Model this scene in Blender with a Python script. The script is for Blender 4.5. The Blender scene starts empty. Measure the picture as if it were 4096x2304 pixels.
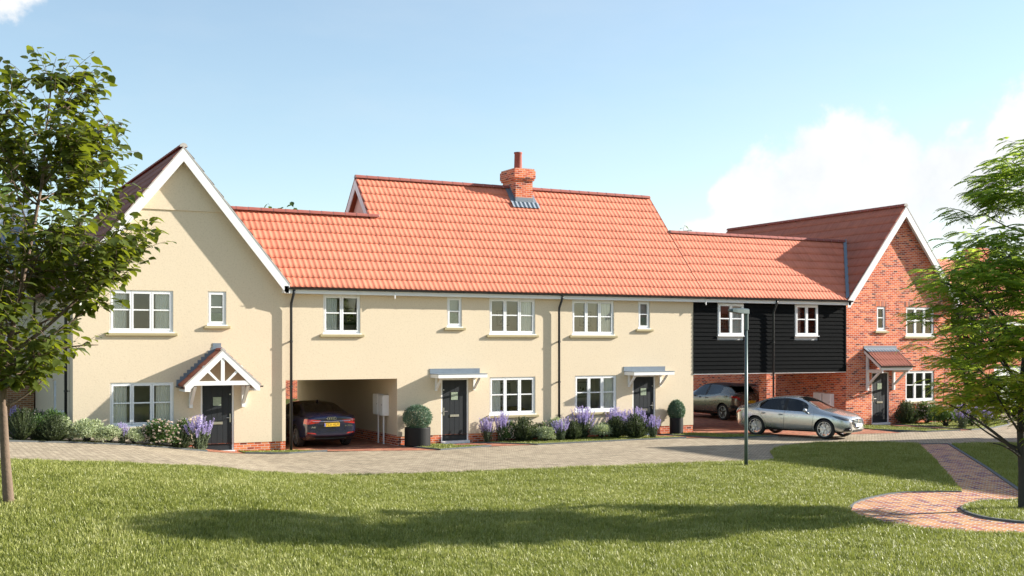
import bpy, bmesh, math, random
import numpy as np
from mathutils import Vector, Matrix
from mathutils.bvhtree import BVHTree
from mathutils.geometry import delaunay_2d_cdt
random.seed(7); RNG = np.random.default_rng(7)
GRASS = 2300                      # blades per square metre of lawn
SKY_AIR, SKY_DUST, SKY_OZ, SKY_S = 1.0, .5, 2.0, .083
SKY_TINT = (1.16, 1.15, 1.06)
CLOUD_LO, CLOUD_HI = (4.35, 4.55, 4.7), (5.3, 5.3, 5.3)
SUN_E, EXPO = 5., 1.31
SC = bpy.context.scene
COL = SC.collection
PI = math.pi
# ------------------------------------------------------------------ survey of the site
# facade of the terrace lies on Y = 0, X runs along it, camera stands at (0, -35.77, 3.25)
FL = 4648.; YAW = math.radians(27.8); HY = 1379.
CAM = (0., -35.77, 3.25)
FW = (math.sin(YAW), math.cos(YAW)); RT = (math.cos(YAW), -math.sin(YAW))
def sight(x, y):
    a = (x-2048)/FL
    return (FW[0]+a*RT[0], FW[1]+a*RT[1], -(y-HY)/FL)
HX = [-60, -8, 2, 3.25, 4.5, 6.1, 7.6, 8.5, 9.1, 9.7, 10.4, 200]
HZ = [1.1, 1.0, .70, .60, .51, .36, .15, .025, -.045, -.085, -.1, -.1]
def terrain(x, y):
    h = float(np.interp(x, HX, HZ))
    t = min(1, max(0, (y+21)/12.)); t = t*t*(3-2*t)
    return -.1+(h+.1)*t
def terrain_np(x, y):
    h = np.interp(x, HX, HZ)
    t = np.clip((y+21)/12., 0, 1); t = t*t*(3-2*t)
    return -.1+(h+.1)*t
def spot(x, y, zoff=0):
    """site coordinates of a ground point surveyed in the photograph (full-resolution px)"""
    d = sight(x, y); z = -.1
    for _ in range(60):
        t = (z+zoff-CAM[2])/d[2]
        X = CAM[0]+t*d[0]; Y = CAM[1]+t*d[1]
        z = .5*z+.5*terrain(X, Y)
    return X, Y, z, t
DD = 4096/2576.
# ------------------------------------------------------------------ objects
def tag(o, label=None, cat=None, group=None, kind=None):
    if label: o['label'] = label
    if cat: o['category'] = cat
    if group: o['group'] = group
    if kind: o['kind'] = kind
    return o
ORG = {}
def thing(name, loc, label, cat, group=None, rz=0):
    o = bpy.data.objects.new(name, None); COL.objects.link(o)
    o.location = loc; o.rotation_euler = (0, 0, rz); o.empty_display_size = .3
    ORG[o] = Vector(loc) if rz == 0 else Vector((0, 0, 0))
    return tag(o, label, cat, group)
def link(name, me, parent=None):
    o = bpy.data.objects.new(name, me); COL.objects.link(o)
    if parent is not None:
        o.parent = parent; ORG[o] = ORG.get(parent, Vector((0, 0, 0)))
    return o
def copy_tree(o, parent=None):
    c = o.copy(); COL.objects.link(c)
    if parent is not None: c.parent = parent
    for ch in list(o.children): copy_tree(ch, c)
    return c
class MB:
    """collects shapes and links them as ONE mesh object"""
    def __init__(s): s.v = []; s.f = []; s.m = []; s.uv = {}
    def add(s, vs, fs, m=0):
        b = len(s.v); s.v += [tuple(v) for v in vs]
        for f in fs: s.f.append(tuple(i+b for i in f)); s.m.append(m)
    def box(s, x0, x1, y0, y1, z0, z1, m=0):
        x0, x1 = min(x0, x1), max(x0, x1); y0, y1 = min(y0, y1), max(y0, y1); z0, z1 = min(z0, z1), max(z0, z1)
        s.add([(x0,y0,z0),(x1,y0,z0),(x1,y1,z0),(x0,y1,z0),(x0,y0,z1),(x1,y0,z1),(x1,y1,z1),(x0,y1,z1)],
              [(0,3,2,1),(4,5,6,7),(0,1,5,4),(1,2,6,5),(2,3,7,6),(3,0,4,7)], m)
    def bar(s, a, b, w, h, up=(0,0,1), m=0):
        """box-section bar from a to b, w across, h along up"""
        a = Vector(a); b = Vector(b); d = (b-a).normalized(); u = Vector(up)
        sd = d.cross(u).normalized()*w/2; uu = sd.cross(d).normalized()*h/2
        vs = [p+sx*sd+sz*uu for p in (a, b) for sx, sz in ((-1,-1),(1,-1),(1,1),(-1,1))]
        s.add(vs, [(0,1,2,3),(7,6,5,4),(0,4,5,1),(1,5,6,2),(2,6,7,3),(3,7,4,0)], m)
    def prism(s, poly, axis, a, b, m=0):
        """poly of 2d points extruded along axis ('x': poly=(y,z), 'y': poly=(x,z), 'z': poly=(x,y))"""
        n = len(poly)
        P = {'x': lambda p, t: (t,p[0],p[1]), 'y': lambda p, t: (p[0],t,p[1]), 'z': lambda p, t: (p[0],p[1],t)}[axis]
        vs = [P(p, a) for p in poly]+[P(p, b) for p in poly]
        s.add(vs, [tuple(range(n)), tuple(range(2*n-1, n-1, -1))]+[(i, i+n, (i+1) % n+n, (i+1) % n) for i in range(n)], m)
    def tube(s, pts, r, n=8, m=0, cap=True):
        pts = [Vector(p) for p in pts]; k = len(pts)
        rs = r if isinstance(r, (list, tuple)) else [r]*k
        ring = []; ref = None
        for i, p in enumerate(pts):
            d = (pts[min(i+1, k-1)]-pts[max(i-1, 0)]).normalized()
            if ref is None: ref = Vector((0,0,1)) if abs(d.z) < .9 else Vector((1,0,0))
            u = d.cross(ref).normalized(); v = u.cross(d).normalized(); ref = v
            ring.append([p+rs[i]*(math.cos(2*PI*j/n)*u+math.sin(2*PI*j/n)*v) for j in range(n)])
        vs = [q for rr in ring for q in rr]
        fs = [(i*n+j, i*n+(j+1) % n, (i+1)*n+(j+1) % n, (i+1)*n+j) for i in range(k-1) for j in range(n)]
        if cap: fs += [tuple(range(n-1, -1, -1)), tuple(range((k-1)*n, k*n))]
        s.add(vs, fs, m)
    def lathe(s, prof, n=24, c=(0,0,0), axis='z', m=0):
        """prof: (radius, height) list"""
        vs = []
        for r, h in prof:
            for j in range(n):
                a = 2*PI*j/n; x, y = r*math.cos(a), r*math.sin(a)
                vs.append({'z': (c[0]+x, c[1]+y, c[2]+h), 'y': (c[0]+x, c[1]+h, c[2]+y), 'x': (c[0]+h, c[1]+x, c[2]+y)}[axis])
        k = len(prof)
        s.add(vs, [(i*n+j, i*n+(j+1) % n, (i+1)*n+(j+1) % n, (i+1)*n+j) for i in range(k-1) for j in range(n)], m)
    def build(s, name, mats, parent=None, smooth=False, bevel=0):
        if not isinstance(mats, (list, tuple)): mats = [mats]
        o0 = ORG.get(parent, Vector((0,0,0))) if parent is not None else Vector((0,0,0))
        me = bpy.data.meshes.new(name)
        me.from_pydata(s.v, [], s.f)
        bm = bmesh.new(); bm.from_mesh(me)
        bmesh.ops.recalc_face_normals(bm, faces=bm.faces)
        if bevel:
            ed = [e for e in bm.edges if len(e.link_faces) == 2 and e.calc_face_angle(0) > .5]
            bmesh.ops.bevel(bm, geom=ed, offset=bevel, segments=1, affect='EDGES', clamp_overlap=True)
        uv = bm.loops.layers.uv.new('UVMap')
        for f in bm.faces:
            n = f.normal; ax = max(range(3), key=lambda i: abs(n[i])+(.02 if i == 1 else 0))
            for l in f.loops:
                c = l.vert.co
                l[uv].uv = (c.x, c.y) if ax == 2 else ((c.x, c.z) if ax == 1 else (c.y, c.z))
            f.smooth = smooth
        if o0.length: bmesh.ops.translate(bm, verts=bm.verts, vec=-o0)
        bm.to_mesh(me); bm.free()
        for m in mats: me.materials.append(m)
        if len(mats) > 1 and not bevel:
            me.polygons.foreach_set('material_index', s.m)
        return link(name, me, parent)
def np_mesh(name, V, F, mats, parent=None, midx=None, smooth=False, uv=None):
    """V (n,3) array, F list of (k,sides) arrays"""
    me = bpy.data.meshes.new(name)
    V = np.asarray(V, dtype=np.float32)
    o0 = ORG.get(parent, None) if parent is not None else None
    if o0 is not None: V = V-np.array(o0, dtype=np.float32)
    if not isinstance(F, list): F = [F]
    F = [np.asarray(f, dtype=np.int32) for f in F if len(f)]
    L = np.concatenate([f.ravel() for f in F])
    tot = np.concatenate([np.full(len(f), f.shape[1], dtype=np.int32) for f in F])
    st = np.zeros(len(tot), dtype=np.int32); st[1:] = np.cumsum(tot)[:-1]
    me.vertices.add(len(V)); me.vertices.foreach_set('co', V.ravel())
    me.loops.add(len(L)); me.loops.foreach_set('vertex_index', L)
    me.polygons.add(len(tot)); me.polygons.foreach_set('loop_start', st)
    if midx is not None: me.polygons.foreach_set('material_index', np.asarray(midx, dtype=np.int32))
    if smooth: me.polygons.foreach_set('use_smooth', np.ones(len(tot), dtype=bool))
    me.update(calc_edges=True)
    if uv is not None:
        me.uv_layers.new(name='UVMap').data.foreach_set('uv', np.asarray(uv, dtype=np.float32)[L].ravel())
    for m in (mats if isinstance(mats, (list, tuple)) else [mats]): me.materials.append(m)
    return link(name, me, parent)
def inst(tv, tf, R, T, S):
    """many copies of a small template as arrays; R (n,3,3) columns = template axes, T (n,3), S (n,) or (n,3)"""
    tv = np.asarray(tv, float); n = len(T)
    S = np.asarray(S, float); S = S[:, None] if S.ndim == 1 else S
    P = tv[None]*S[:, None, :] if S.shape[1] == 3 else tv[None]*S[:, :, None]
    V = np.einsum('nij,nkj->nki', R, P)+T[:, None, :]
    out = []
    for f in tf:
        f = np.asarray(f); out.append((f[None]+(np.arange(n)*len(tv))[:, None, None]).reshape(-1, f.shape[1]))
    return V.reshape(-1, 3), out
def unit(a): return a/np.maximum(1e-9, np.linalg.norm(a, axis=-1, keepdims=True))
def frames(d, up):
    """x along d, z close to up"""
    x = unit(d); y = unit(np.cross(up, x)); z = np.cross(x, y)
    return np.stack([x, y, z], axis=-1)
# ------------------------------------------------------------------ materials
def mnew(name):
    m = bpy.data.materials.new(name); m.use_nodes = True
    nt = m.node_tree; nt.nodes.clear()
    out = nt.nodes.new('ShaderNodeOutputMaterial')
    return m, nt, out
def nd(nt, typ, ins=None, **kw):
    n = nt.nodes.new('ShaderNode'+typ)
    for k, v in kw.items(): setattr(n, k, v)
    for k, v in (ins or {}).items():
        s = n.inputs[k]
        if isinstance(v, bpy.types.NodeSocket): nt.links.new(v, s)
        elif hasattr(s, 'default_value'):
            if isinstance(v, (tuple, list)) and s.type == 'RGBA' and len(v) == 3: v = (*v, 1)
            s.default_value = v
    return n
def ramp(nt, fac, stops, interp='LINEAR'):
    r = nt.nodes.new('ShaderNodeValToRGB'); e = r.color_ramp; e.interpolation = interp
    while len(e.elements) < len(stops): e.elements.new(.5)
    for el, (p, c) in zip(e.elements, stops):
        el.position = p; el.color = (*c, 1) if len(c) == 3 else c
    nt.links.new(fac, r.inputs['Fac']); return r.outputs['Color']
def mixc(nt, fac, a, b, mode='MIX'):
    m = nt.nodes.new('ShaderNodeMix'); m.data_type = 'RGBA'; m.blend_type = mode
    for i, v in ((0, fac), (6, a), (7, b)):
        s = m.inputs[i]
        if isinstance(v, bpy.types.NodeSocket): nt.links.new(v, s)
        else: s.default_value = v if i == 0 else ((*v, 1) if len(v) == 3 else v)
    return m.outputs[2]
def mth(nt, op, a, b=0., c=0., clamp=False):
    m = nt.nodes.new('ShaderNodeMath'); m.operation = op; m.use_clamp = clamp
    for i, v in enumerate((a, b, c)):
        if isinstance(v, bpy.types.NodeSocket): nt.links.new(v, m.inputs[i])
        else: m.inputs[i].default_value = v
    return m.outputs[0]
def coords(nt, kind='Object', scale=(1,1,1), rot=0):
    t = nd(nt, 'TexCoord')
    return nd(nt, 'Mapping', {'Vector': t.outputs[kind], 'Scale': scale, 'Rotation': (0, 0, rot)}).outputs[0]
def paint(name, col, rough=.5, var=.06, vscale=3., bump=0., bscale=40., metal=0., spec=.5, coat=0., coords_kind='Object'):
    """plain coated surface: slight uneven tone, optional fine relief"""
    m, nt, out = mnew(name)
    v = coords(nt, coords_kind)
    n1 = nd(nt, 'TexNoise', {'Vector': v, 'Scale': vscale, 'Detail': 6, 'Roughness': .6})
    c = mixc(nt, n1.outputs['Fac'], tuple(x*(1-var) for x in col), tuple(min(1, x*(1+var)) for x in col))
    b = nd(nt, 'BsdfPrincipled', {'Base Color': c, 'Roughness': rough, 'Metallic': metal, 'Specular IOR Level': spec, 'Coat Weight': coat})
    if bump:
        n2 = nd(nt, 'TexNoise', {'Vector': v, 'Scale': bscale, 'Detail': 5, 'Roughness': .6})
        bp = nd(nt, 'Bump', {'Height': n2.outputs['Fac'], 'Strength': .8, 'Distance': bump})
        nt.links.new(bp.outputs[0], b.inputs['Normal'])
    nt.links.new(b.outputs[0], out.inputs[0]); return m
def stucco(name, col):
    m, nt, out = mnew(name)
    v = coords(nt)
    w = nd(nt, 'TexNoise', {'Vector': v, 'Scale': 5., 'Detail': 3, 'Roughness': .5, 'Distortion': 1.2})
    n2 = nd(nt, 'TexNoise', {'Vector': v, 'Scale': 22., 'Detail': 6, 'Roughness': .65, 'Distortion': .6})
    big = nd(nt, 'TexNoise', {'Vector': v, 'Scale': .45, 'Detail': 4})
    c = mixc(nt, big.outputs['Fac'], tuple(x*.955 for x in col), tuple(x*1.04 for x in col))
    c = mixc(nt, 1., c, ramp(nt, n2.outputs['Fac'], [(.36, (.90,.89,.87)), (.5, (1,1,1))]), 'MULTIPLY')
    hh = mth(nt, 'ADD', mth(nt, 'MULTIPLY', w.outputs['Fac'], .5), n2.outputs['Fac'])
    bp = nd(nt, 'Bump', {'Height': hh, 'Strength': .28, 'Distance': .008})
    b = nd(nt, 'BsdfPrincipled', {'Base Color': c, 'Roughness': .92, 'Specular IOR Level': .2, 'Normal': bp.outputs[0]})
    nt.links.new(b.outputs[0], out.inputs[0]); return m
def bricks(name, stops, mortar, w=.225, h=.075, ms=.011, rot=0, bump=.006, rough=.85, smooth=.15, offset=.5, grime=.15):
    m, nt, out = mnew(name)
    v = coords(nt, 'UV', rot=rot)
    nz = nd(nt, 'TexNoise', {'Vector': v, 'Scale': 9., 'Detail': 2})
    vv = nd(nt, 'VectorMath', {0: v, 1: nd(nt, 'VectorMath', {0: nz.outputs['Color'], 'Scale': .008}, operation='SCALE').outputs[0]}, operation='ADD').outputs[0]
    t = nd(nt, 'TexBrick', {'Vector': vv, 'Color1': (0,0,0), 'Color2': (1,1,1), 'Mortar': (.5,.5,.5), 'Scale': 1., 'Mortar Size': ms,
                            'Mortar Smooth': smooth, 'Bias': 0., 'Brick Width': w, 'Row Height': h}, offset=offset)
    c = ramp(nt, t.outputs['Color'], stops)
    n2 = nd(nt, 'TexNoise', {'Vector': v, 'Scale': 40., 'Detail': 4})
    c = mixc(nt, .35, c, mixc(nt, n2.outputs['Fac'], (.35,.35,.35), (1.5,1.5,1.5)), 'MULTIPLY')
    c = mixc(nt, t.outputs['Fac'], c, mortar)
    n3 = nd(nt, 'TexNoise', {'Vector': v, 'Scale': .9, 'Detail': 6})
    c = mixc(nt, 1., c, ramp(nt, n3.outputs['Fac'], [(.3, (1-grime,)*3), (.65, (1.06,1.06,1.06))]), 'MULTIPLY')
    hgt = mth(nt, 'SUBTRACT', mth(nt, 'MULTIPLY', n2.outputs['Fac'], .25), t.outputs['Fac'])
    bp = nd(nt, 'Bump', {'Height': hgt, 'Strength': .7, 'Distance': bump})
    b = nd(nt, 'BsdfPrincipled', {'Base Color': c, 'Roughness': rough, 'Specular IOR Level': .25, 'Normal': bp.outputs[0]})
    nt.links.new(b.outputs[0], out.inputs[0]); return m
def tilemat(name, col, speck=(.75,.62,.5)):
    m, nt, out = mnew(name)
    v = coords(nt)
    isl = nd(nt, 'NewGeometry')
    n1 = nd(nt, 'TexNoise', {'Vector': v, 'Scale': 1.3, 'Detail': 5, 'Roughness': .65})
    n2 = nd(nt, 'TexNoise', {'Vector': v, 'Scale': 34., 'Detail': 3, 'Roughness': .7})
    c = mixc(nt, n1.outputs['Fac'], tuple(x*.8 for x in col), tuple(min(1, x*1.18) for x in col))
    rnd = nd(nt, 'TexWhiteNoise', {'Vector': nd(nt, 'VectorMath', {0: coords(nt, 'UV')}, operation='FLOOR').outputs[0]}, noise_dimensions='2D')
    c = mixc(nt, 1., c, ramp(nt, rnd.outputs['Value'], [(0, (.93,.92,.92)), (.5, (1,1,1)), (1, (1.05,1.05,1.04))]), 'MULTIPLY')
    c = mixc(nt, ramp(nt, n2.outputs['Fac'], [(.66, (0,0,0)), (.74, (.65,.65,.65))]), c, speck)
    bp = nd(nt, 'Bump', {'Height': n2.outputs['Fac'], 'Strength': .3, 'Distance': .004})
    b = nd(nt, 'BsdfPrincipled', {'Base Color': c, 'Roughness': .8, 'Specular IOR Level': .3, 'Normal': bp.outputs[0]})
    nt.links.new(b.outputs[0], out.inputs[0]); return m
def leafmat(name, c1, c2, trans, tw=.4, rough=.5, scale=1.2):
    """leaves: each leaf its own tone between c1 and c2, light passes through"""
    m, nt, out = mnew(name)
    g = nd(nt, 'NewGeometry'); v = coords(nt)
    n = nd(nt, 'TexNoise', {'Vector': v, 'Scale': scale, 'Detail': 2})
    f = mth(nt, 'ADD', mth(nt, 'MULTIPLY', g.outputs['Random Per Island'], .65), mth(nt, 'MULTIPLY', n.outputs['Fac'], .35))
    c = mixc(nt, f, c1, c2)
    t = mixc(nt, g.outputs['Random Per Island'], trans, tuple(x*.7 for x in trans))
    b = nd(nt, 'BsdfPrincipled', {'Base Color': c, 'Roughness': rough, 'Specular IOR Level': .4})
    tr = nd(nt, 'BsdfTranslucent', {'Color': t})
    mx = nd(nt, 'MixShader', {0: tw, 1: b.outputs[0], 2: tr.outputs[0]})
    nt.links.new(mx.outputs[0], out.inputs[0]); return m
def glassmat(name, tint=(.9,.93,.92), refl=1.0, rough=0.):
    m, nt, out = mnew(name)
    fr = nd(nt, 'Fresnel', {'IOR': 1.5})
    tr = nd(nt, 'BsdfTransparent', {'Color': tint}); gl = nd(nt, 'BsdfGlossy', {'Roughness': rough, 'Color': (.95,.97,1)})
    f = mth(nt, 'MULTIPLY', fr.outputs[0], 1.25*refl, clamp=True)
    mx = nd(nt, 'MixShader', {0: f, 1: tr.outputs[0], 2: gl.outputs[0]})
    nt.links.new(mx.outputs[0], out.inputs[0]); return m
def carpaint(name, col, metal=.0, rough=.3, flake=0.):
    m, nt, out = mnew(name)
    v = coords(nt)
    n1 = nd(nt, 'TexNoise', {'Vector': v, 'Scale': 900., 'Detail': 1})
    c = mixc(nt, n1.outputs['Fac'], tuple(x*(1-flake) for x in col), tuple(min(1, x*(1+flake)) for x in col))
    dust = nd(nt, 'TexNoise', {'Vector': v, 'Scale': 4., 'Detail': 5})
    rr = mth(nt, 'ADD', mth(nt, 'MULTIPLY', dust.outputs['Fac'], .12), rough-.06)
    b = nd(nt, 'BsdfPrincipled', {'Base Color': c, 'Metallic': metal, 'Roughness': rr, 'Coat Weight': 1., 'Coat Roughness': .04})
    nt.links.new(b.outputs[0], out.inputs[0]); return m
M = {}
M['cream'] = stucco('cream_render', (.70,.592,.44))
M['pink'] = stucco('pale_render', (.76,.58,.50))
BR = [(0, (.12,.028,.016)), (.10, (.32,.055,.024)), (.32, (.56,.105,.036)), (.7, (.70,.165,.055)), (1, (.74,.26,.11))]
M['brick'] = bricks('red_brick', BR, (.66,.50,.43), ms=.009)
M['brown_brick'] = bricks('brown_brick', [(0, (.16,.07,.03)), (.5, (.30,.13,.05)), (1, (.38,.18,.08))], (.42,.33,.22))
M['yellow_brick'] = bricks('pale_brick', [(0, (.62,.56,.36)), (.5, (.74,.70,.5)), (1, (.8,.77,.62))], (.75,.72,.62))
M['soldier'] = bricks('brick_arch', BR, (.66,.50,.43), w=.6, h=.075, rot=PI/2)
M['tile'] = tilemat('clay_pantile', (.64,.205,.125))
M['tile_shaded'] = tilemat('shaded_pantile', (.26,.115,.09), (.45,.3,.24))  # clay pantile darkened: the shade on the gable slope is in the colour
M['tile_half_shaded'] = tilemat('half_shaded_pantile', (.39,.14,.095), (.5,.33,.26))  # clay pantile partly darkened in colour for slopes that get less light
M['ridge'] = paint('ridge_clay', (.29,.08,.06), .8, .25, 5., .004, 60)
M['mortar'] = paint('mortar', (.46,.43,.40), .9, .15, 9., .004, 90)
M['white'] = paint('white_joinery', (.80,.80,.80), .38, .03, 2.)
M['upvc'] = paint('white_frame', (.82,.83,.84), .3, .02, 2.)
M['black'] = paint('black_gutter', (.018,.020,.022), .38, .1, 5.)
M['anthracite'] = paint('anthracite_door', (.022,.026,.030), .5, .08, 4., .0008, 120, 0, .25)
M['lead'] = paint('lead_flashing', (.16,.20,.245), .55, .2, 6., .003, 30)
M['stone'] = paint('stone_sill', (.40,.335,.19), .85, .12, 8., .003, 60)
M['steel'] = paint('brushed_steel', (.55,.53,.48), .3, .05, 8., 0, 40, 1.)
M['room'] = paint('taupe_room', (.80,.71,.65), .9, .05)
M['floorw'] = paint('room_floor', (.56,.46,.35), .6, .1)
M['glass'] = glassmat('window_glass', (.97,.98,.975))
M['frost'] = paint('frosted_glass', (.30,.36,.27), .25, .35, 12., .003, 80)
M['curtain'] = paint('cream_curtain', (.86,.84,.78), .9, .05, 20.)
M['blind'] = paint('white_blind', (.78,.80,.78), .7, .04)
M['soffit'] = paint('soffit_grey', (.55,.55,.55), .7, .05)
M['dark'] = paint('dark_void', (.012,.011,.011), .9, .1)
M['meter'] = paint('meter_box_plastic', (.82,.83,.84), .5, .05, 8., .001, 80)
M['galv'] = paint('galvanised_steel', (.085,.118,.118), .42, .12, 7., .001, 50, .35)
M['planter'] = paint('black_planter', (.010,.0105,.011), .6, .12, 5., .001, 60, 0, .25)
M['kerb'] = paint('kerb_concrete', (.105,.115,.12), .9, .3, 10., .005, 90)
M['soil'] = paint('garden_soil', (.05,.038,.025), .95, .4, 6., .02, 30)
M['art'] = paint('picture_paper', (.45,.44,.42), .8, .05)
M['sofa'] = paint('mustard_sofa', (.42,.29,.10), .9, .1)
def boardmat():
    m, nt, out = mnew('black_weatherboard')
    v = coords(nt, 'Object', (1.2, 1, 14))
    n1 = nd(nt, 'TexNoise', {'Vector': v, 'Scale': 3.2, 'Detail': 7, 'Roughness': .7, 'Distortion': 1.2})
    c = mixc(nt, n1.outputs['Fac'], (.0045,.005,.0055), (.0165,.0175,.0185))
    bp = nd(nt, 'Bump', {'Height': n1.outputs['Fac'], 'Strength': .7, 'Distance': .012})
    b = nd(nt, 'BsdfPrincipled', {'Base Color': c, 'Roughness': .85, 'Specular IOR Level': .02, 'Normal': bp.outputs[0]})
    nt.links.new(b.outputs[0], out.inputs[0]); return m
M['board'] = boardmat()
M['road'] = bricks('buff_block_paving', [(0, (.27,.22,.155)), (.3, (.36,.295,.21)), (.7, (.42,.35,.25)), (1, (.49,.41,.295))], (.15,.12,.085), .21, .105, .013, PI/4, .008, .9, .3, .5, .12)
M['redpath'] = bricks('red_block_paving', [(0, (.15,.03,.045)), (.22, (.30,.045,.05)), (.29, (.44,.14,.04)), (.6, (.53,.205,.055)), (1, (.60,.31,.11))], (.50,.48,.46), .215, .135, .015, PI/2-.42, .008, .9, .2, .5, .15)
M['drive'] = bricks('drive_block_paving', [(0, (.20,.055,.04)), (.3, (.36,.12,.07)), (.7, (.44,.17,.09)), (1, (.50,.23,.13))], (.25,.17,.13), .21, .105, .008, .1, .006, .9, .2)
def groundmat(name, a, b, sc=.6):
    m, nt, out = mnew(name); v = coords(nt)
    n1 = nd(nt, 'TexNoise', {'Vector': v, 'Scale': sc, 'Detail': 8, 'Roughness': .7})
    n2 = nd(nt, 'TexNoise', {'Vector': v, 'Scale': 60., 'Detail': 3})
    c = mixc(nt, n1.outputs['Fac'], a, b)
    bp = nd(nt, 'Bump', {'Height': n2.outputs['Fac'], 'Strength': .8, 'Distance': .03})
    bs = nd(nt, 'BsdfPrincipled', {'Base Color': c, 'Roughness': 1., 'Specular IOR Level': .1, 'Normal': bp.outputs[0]})
    nt.links.new(bs.outputs[0], out.inputs[0]); return m
M['turf'] = groundmat('turf', (.040,.055,.014), (.085,.105,.028))
def grassmat():
    m, nt, out = mnew('grass_blades'); v = coords(nt); g = nd(nt, 'NewGeometry')
    n1 = nd(nt, 'TexNoise', {'Vector': v, 'Scale': .55, 'Detail': 5, 'Roughness': .65})
    n2 = nd(nt, 'TexNoise', {'Vector': v, 'Scale': 3.2, 'Detail': 3})
    f = mth(nt, 'ADD', mth(nt, 'MULTIPLY', g.outputs['Random Per Island'], .5), mth(nt, 'MULTIPLY', n1.outputs['Fac'], .7))
    f = mth(nt, 'ADD', mth(nt, 'SUBTRACT', f, .12), mth(nt, 'MULTIPLY', n2.outputs['Fac'], .42))
    c = ramp(nt, f, [(.25, (.082,.104,.017)), (.52, (.21,.242,.044)), (.8, (.335,.36,.09)), (1., (.52,.51,.21))])
    b = nd(nt, 'BsdfPrincipled', {'Base Color': c, 'Roughness': .45, 'Specular IOR Level': .45})
    tr = nd(nt, 'BsdfTranslucent', {'Color': mixc(nt, .5, c, (.26,.30,.04))})
    mx = nd(nt, 'MixShader', {0: .35, 1: b.outputs[0], 2: tr.outputs[0]})
    nt.links.new(mx.outputs[0], out.inputs[0]); return m
M['grass'] = grassmat()
# ------------------------------------------------------------------ flat ground pieces
def inpoly(px, py, poly):
    poly = np.asarray(poly); x, y = poly[:, 0], poly[:, 1]; r = np.zeros(len(px), bool); j = len(poly)-1
    for i in range(len(poly)):
        c = ((y[i] > py) != (y[j] > py)) & (px < (x[j]-x[i])*(py-y[i])/((y[j]-y[i]) or 1e-9)+x[i]); r ^= c; j = i
    return r
def ground_patch(name, poly, dz, mat, kind='structure', step=1.2, parent=None):
    poly = [tuple(p[:2]) for p in poly]
    pts = []
    for i, p in enumerate(poly):
        q = poly[(i+1) % len(poly)]; k = max(1, int(math.dist(p, q)/step))
        pts += [(p[0]+(q[0]-p[0])*j/k, p[1]+(q[1]-p[1])*j/k) for j in range(k)]
    nb = len(pts); a = np.array(pts)
    gx, gy = np.meshgrid(np.arange(a[:, 0].min(), a[:, 0].max(), step), np.arange(a[:, 1].min(), a[:, 1].max(), step))
    gx = gx.ravel(); gy = gy.ravel(); ok = inpoly(gx, gy, a)
    allp = [Vector(p) for p in pts]+[Vector((x, y)) for x, y in zip(gx[ok], gy[ok])]
    res = delaunay_2d_cdt(allp, [(i, (i+1) % nb) for i in range(nb)], [], 1, 1e-4)
    mb = MB(); mb.v = [(v.x, v.y, terrain(v.x, v.y)+dz) for v in res[0]]
    mb.f = [tuple(f) for f in res[2]]; mb.m = [0]*len(mb.f)
    o = mb.build(name, mat, parent)
    return tag(o, kind=kind)
def curve(pts, n=6):
    """smooth open line through points"""
    P = [Vector((p[0], p[1], 0)) for p in pts]; out = []
    for i in range(len(P)-1):
        p0, p1, p2, p3 = P[max(i-1, 0)], P[i], P[i+1], P[min(i+2, len(P)-1)]
        for k in range(n):
            t = k/n
            q = .5*((2*p1)+(p2-p0)*t+(2*p0-5*p1+4*p2-p3)*t*t+(3*p1-p0-3*p2+p3)*t**3)
            out.append((q.x, q.y))
    out.append((P[-1].x, P[-1].y)); return out
def kerb(mb, pts, w=.06, top=.05):
    """upright edging along a line on the ground"""
    n = len(pts); L = []
    for i, p in enumerate(pts):
        a = Vector(pts[max(0, i-1)]); b = Vector(pts[min(n-1, i+1)]); d = (b-a).normalized(); s = Vector((-d.y, d.x))*w/2
        z = terrain(p[0], p[1])
        L.append([(p[0]-s.x, p[1]-s.y, z-.1), (p[0]-s.x, p[1]-s.y, z+top), (p[0]+s.x, p[1]+s.y, z+top), (p[0]+s.x, p[1]+s.y, z-.1)])
    vs = [q for l in L for q in l]
    fs = [(4*i+j, 4*i+(j+1) % 4, 4*i+4+(j+1) % 4, 4*i+4+j) for i in range(n-1) for j in range(4)]
    fs += [(0,1,2,3), (4*n-1,4*n-2,4*n-3,4*n-4)]
    mb.add(vs, fs)
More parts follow.
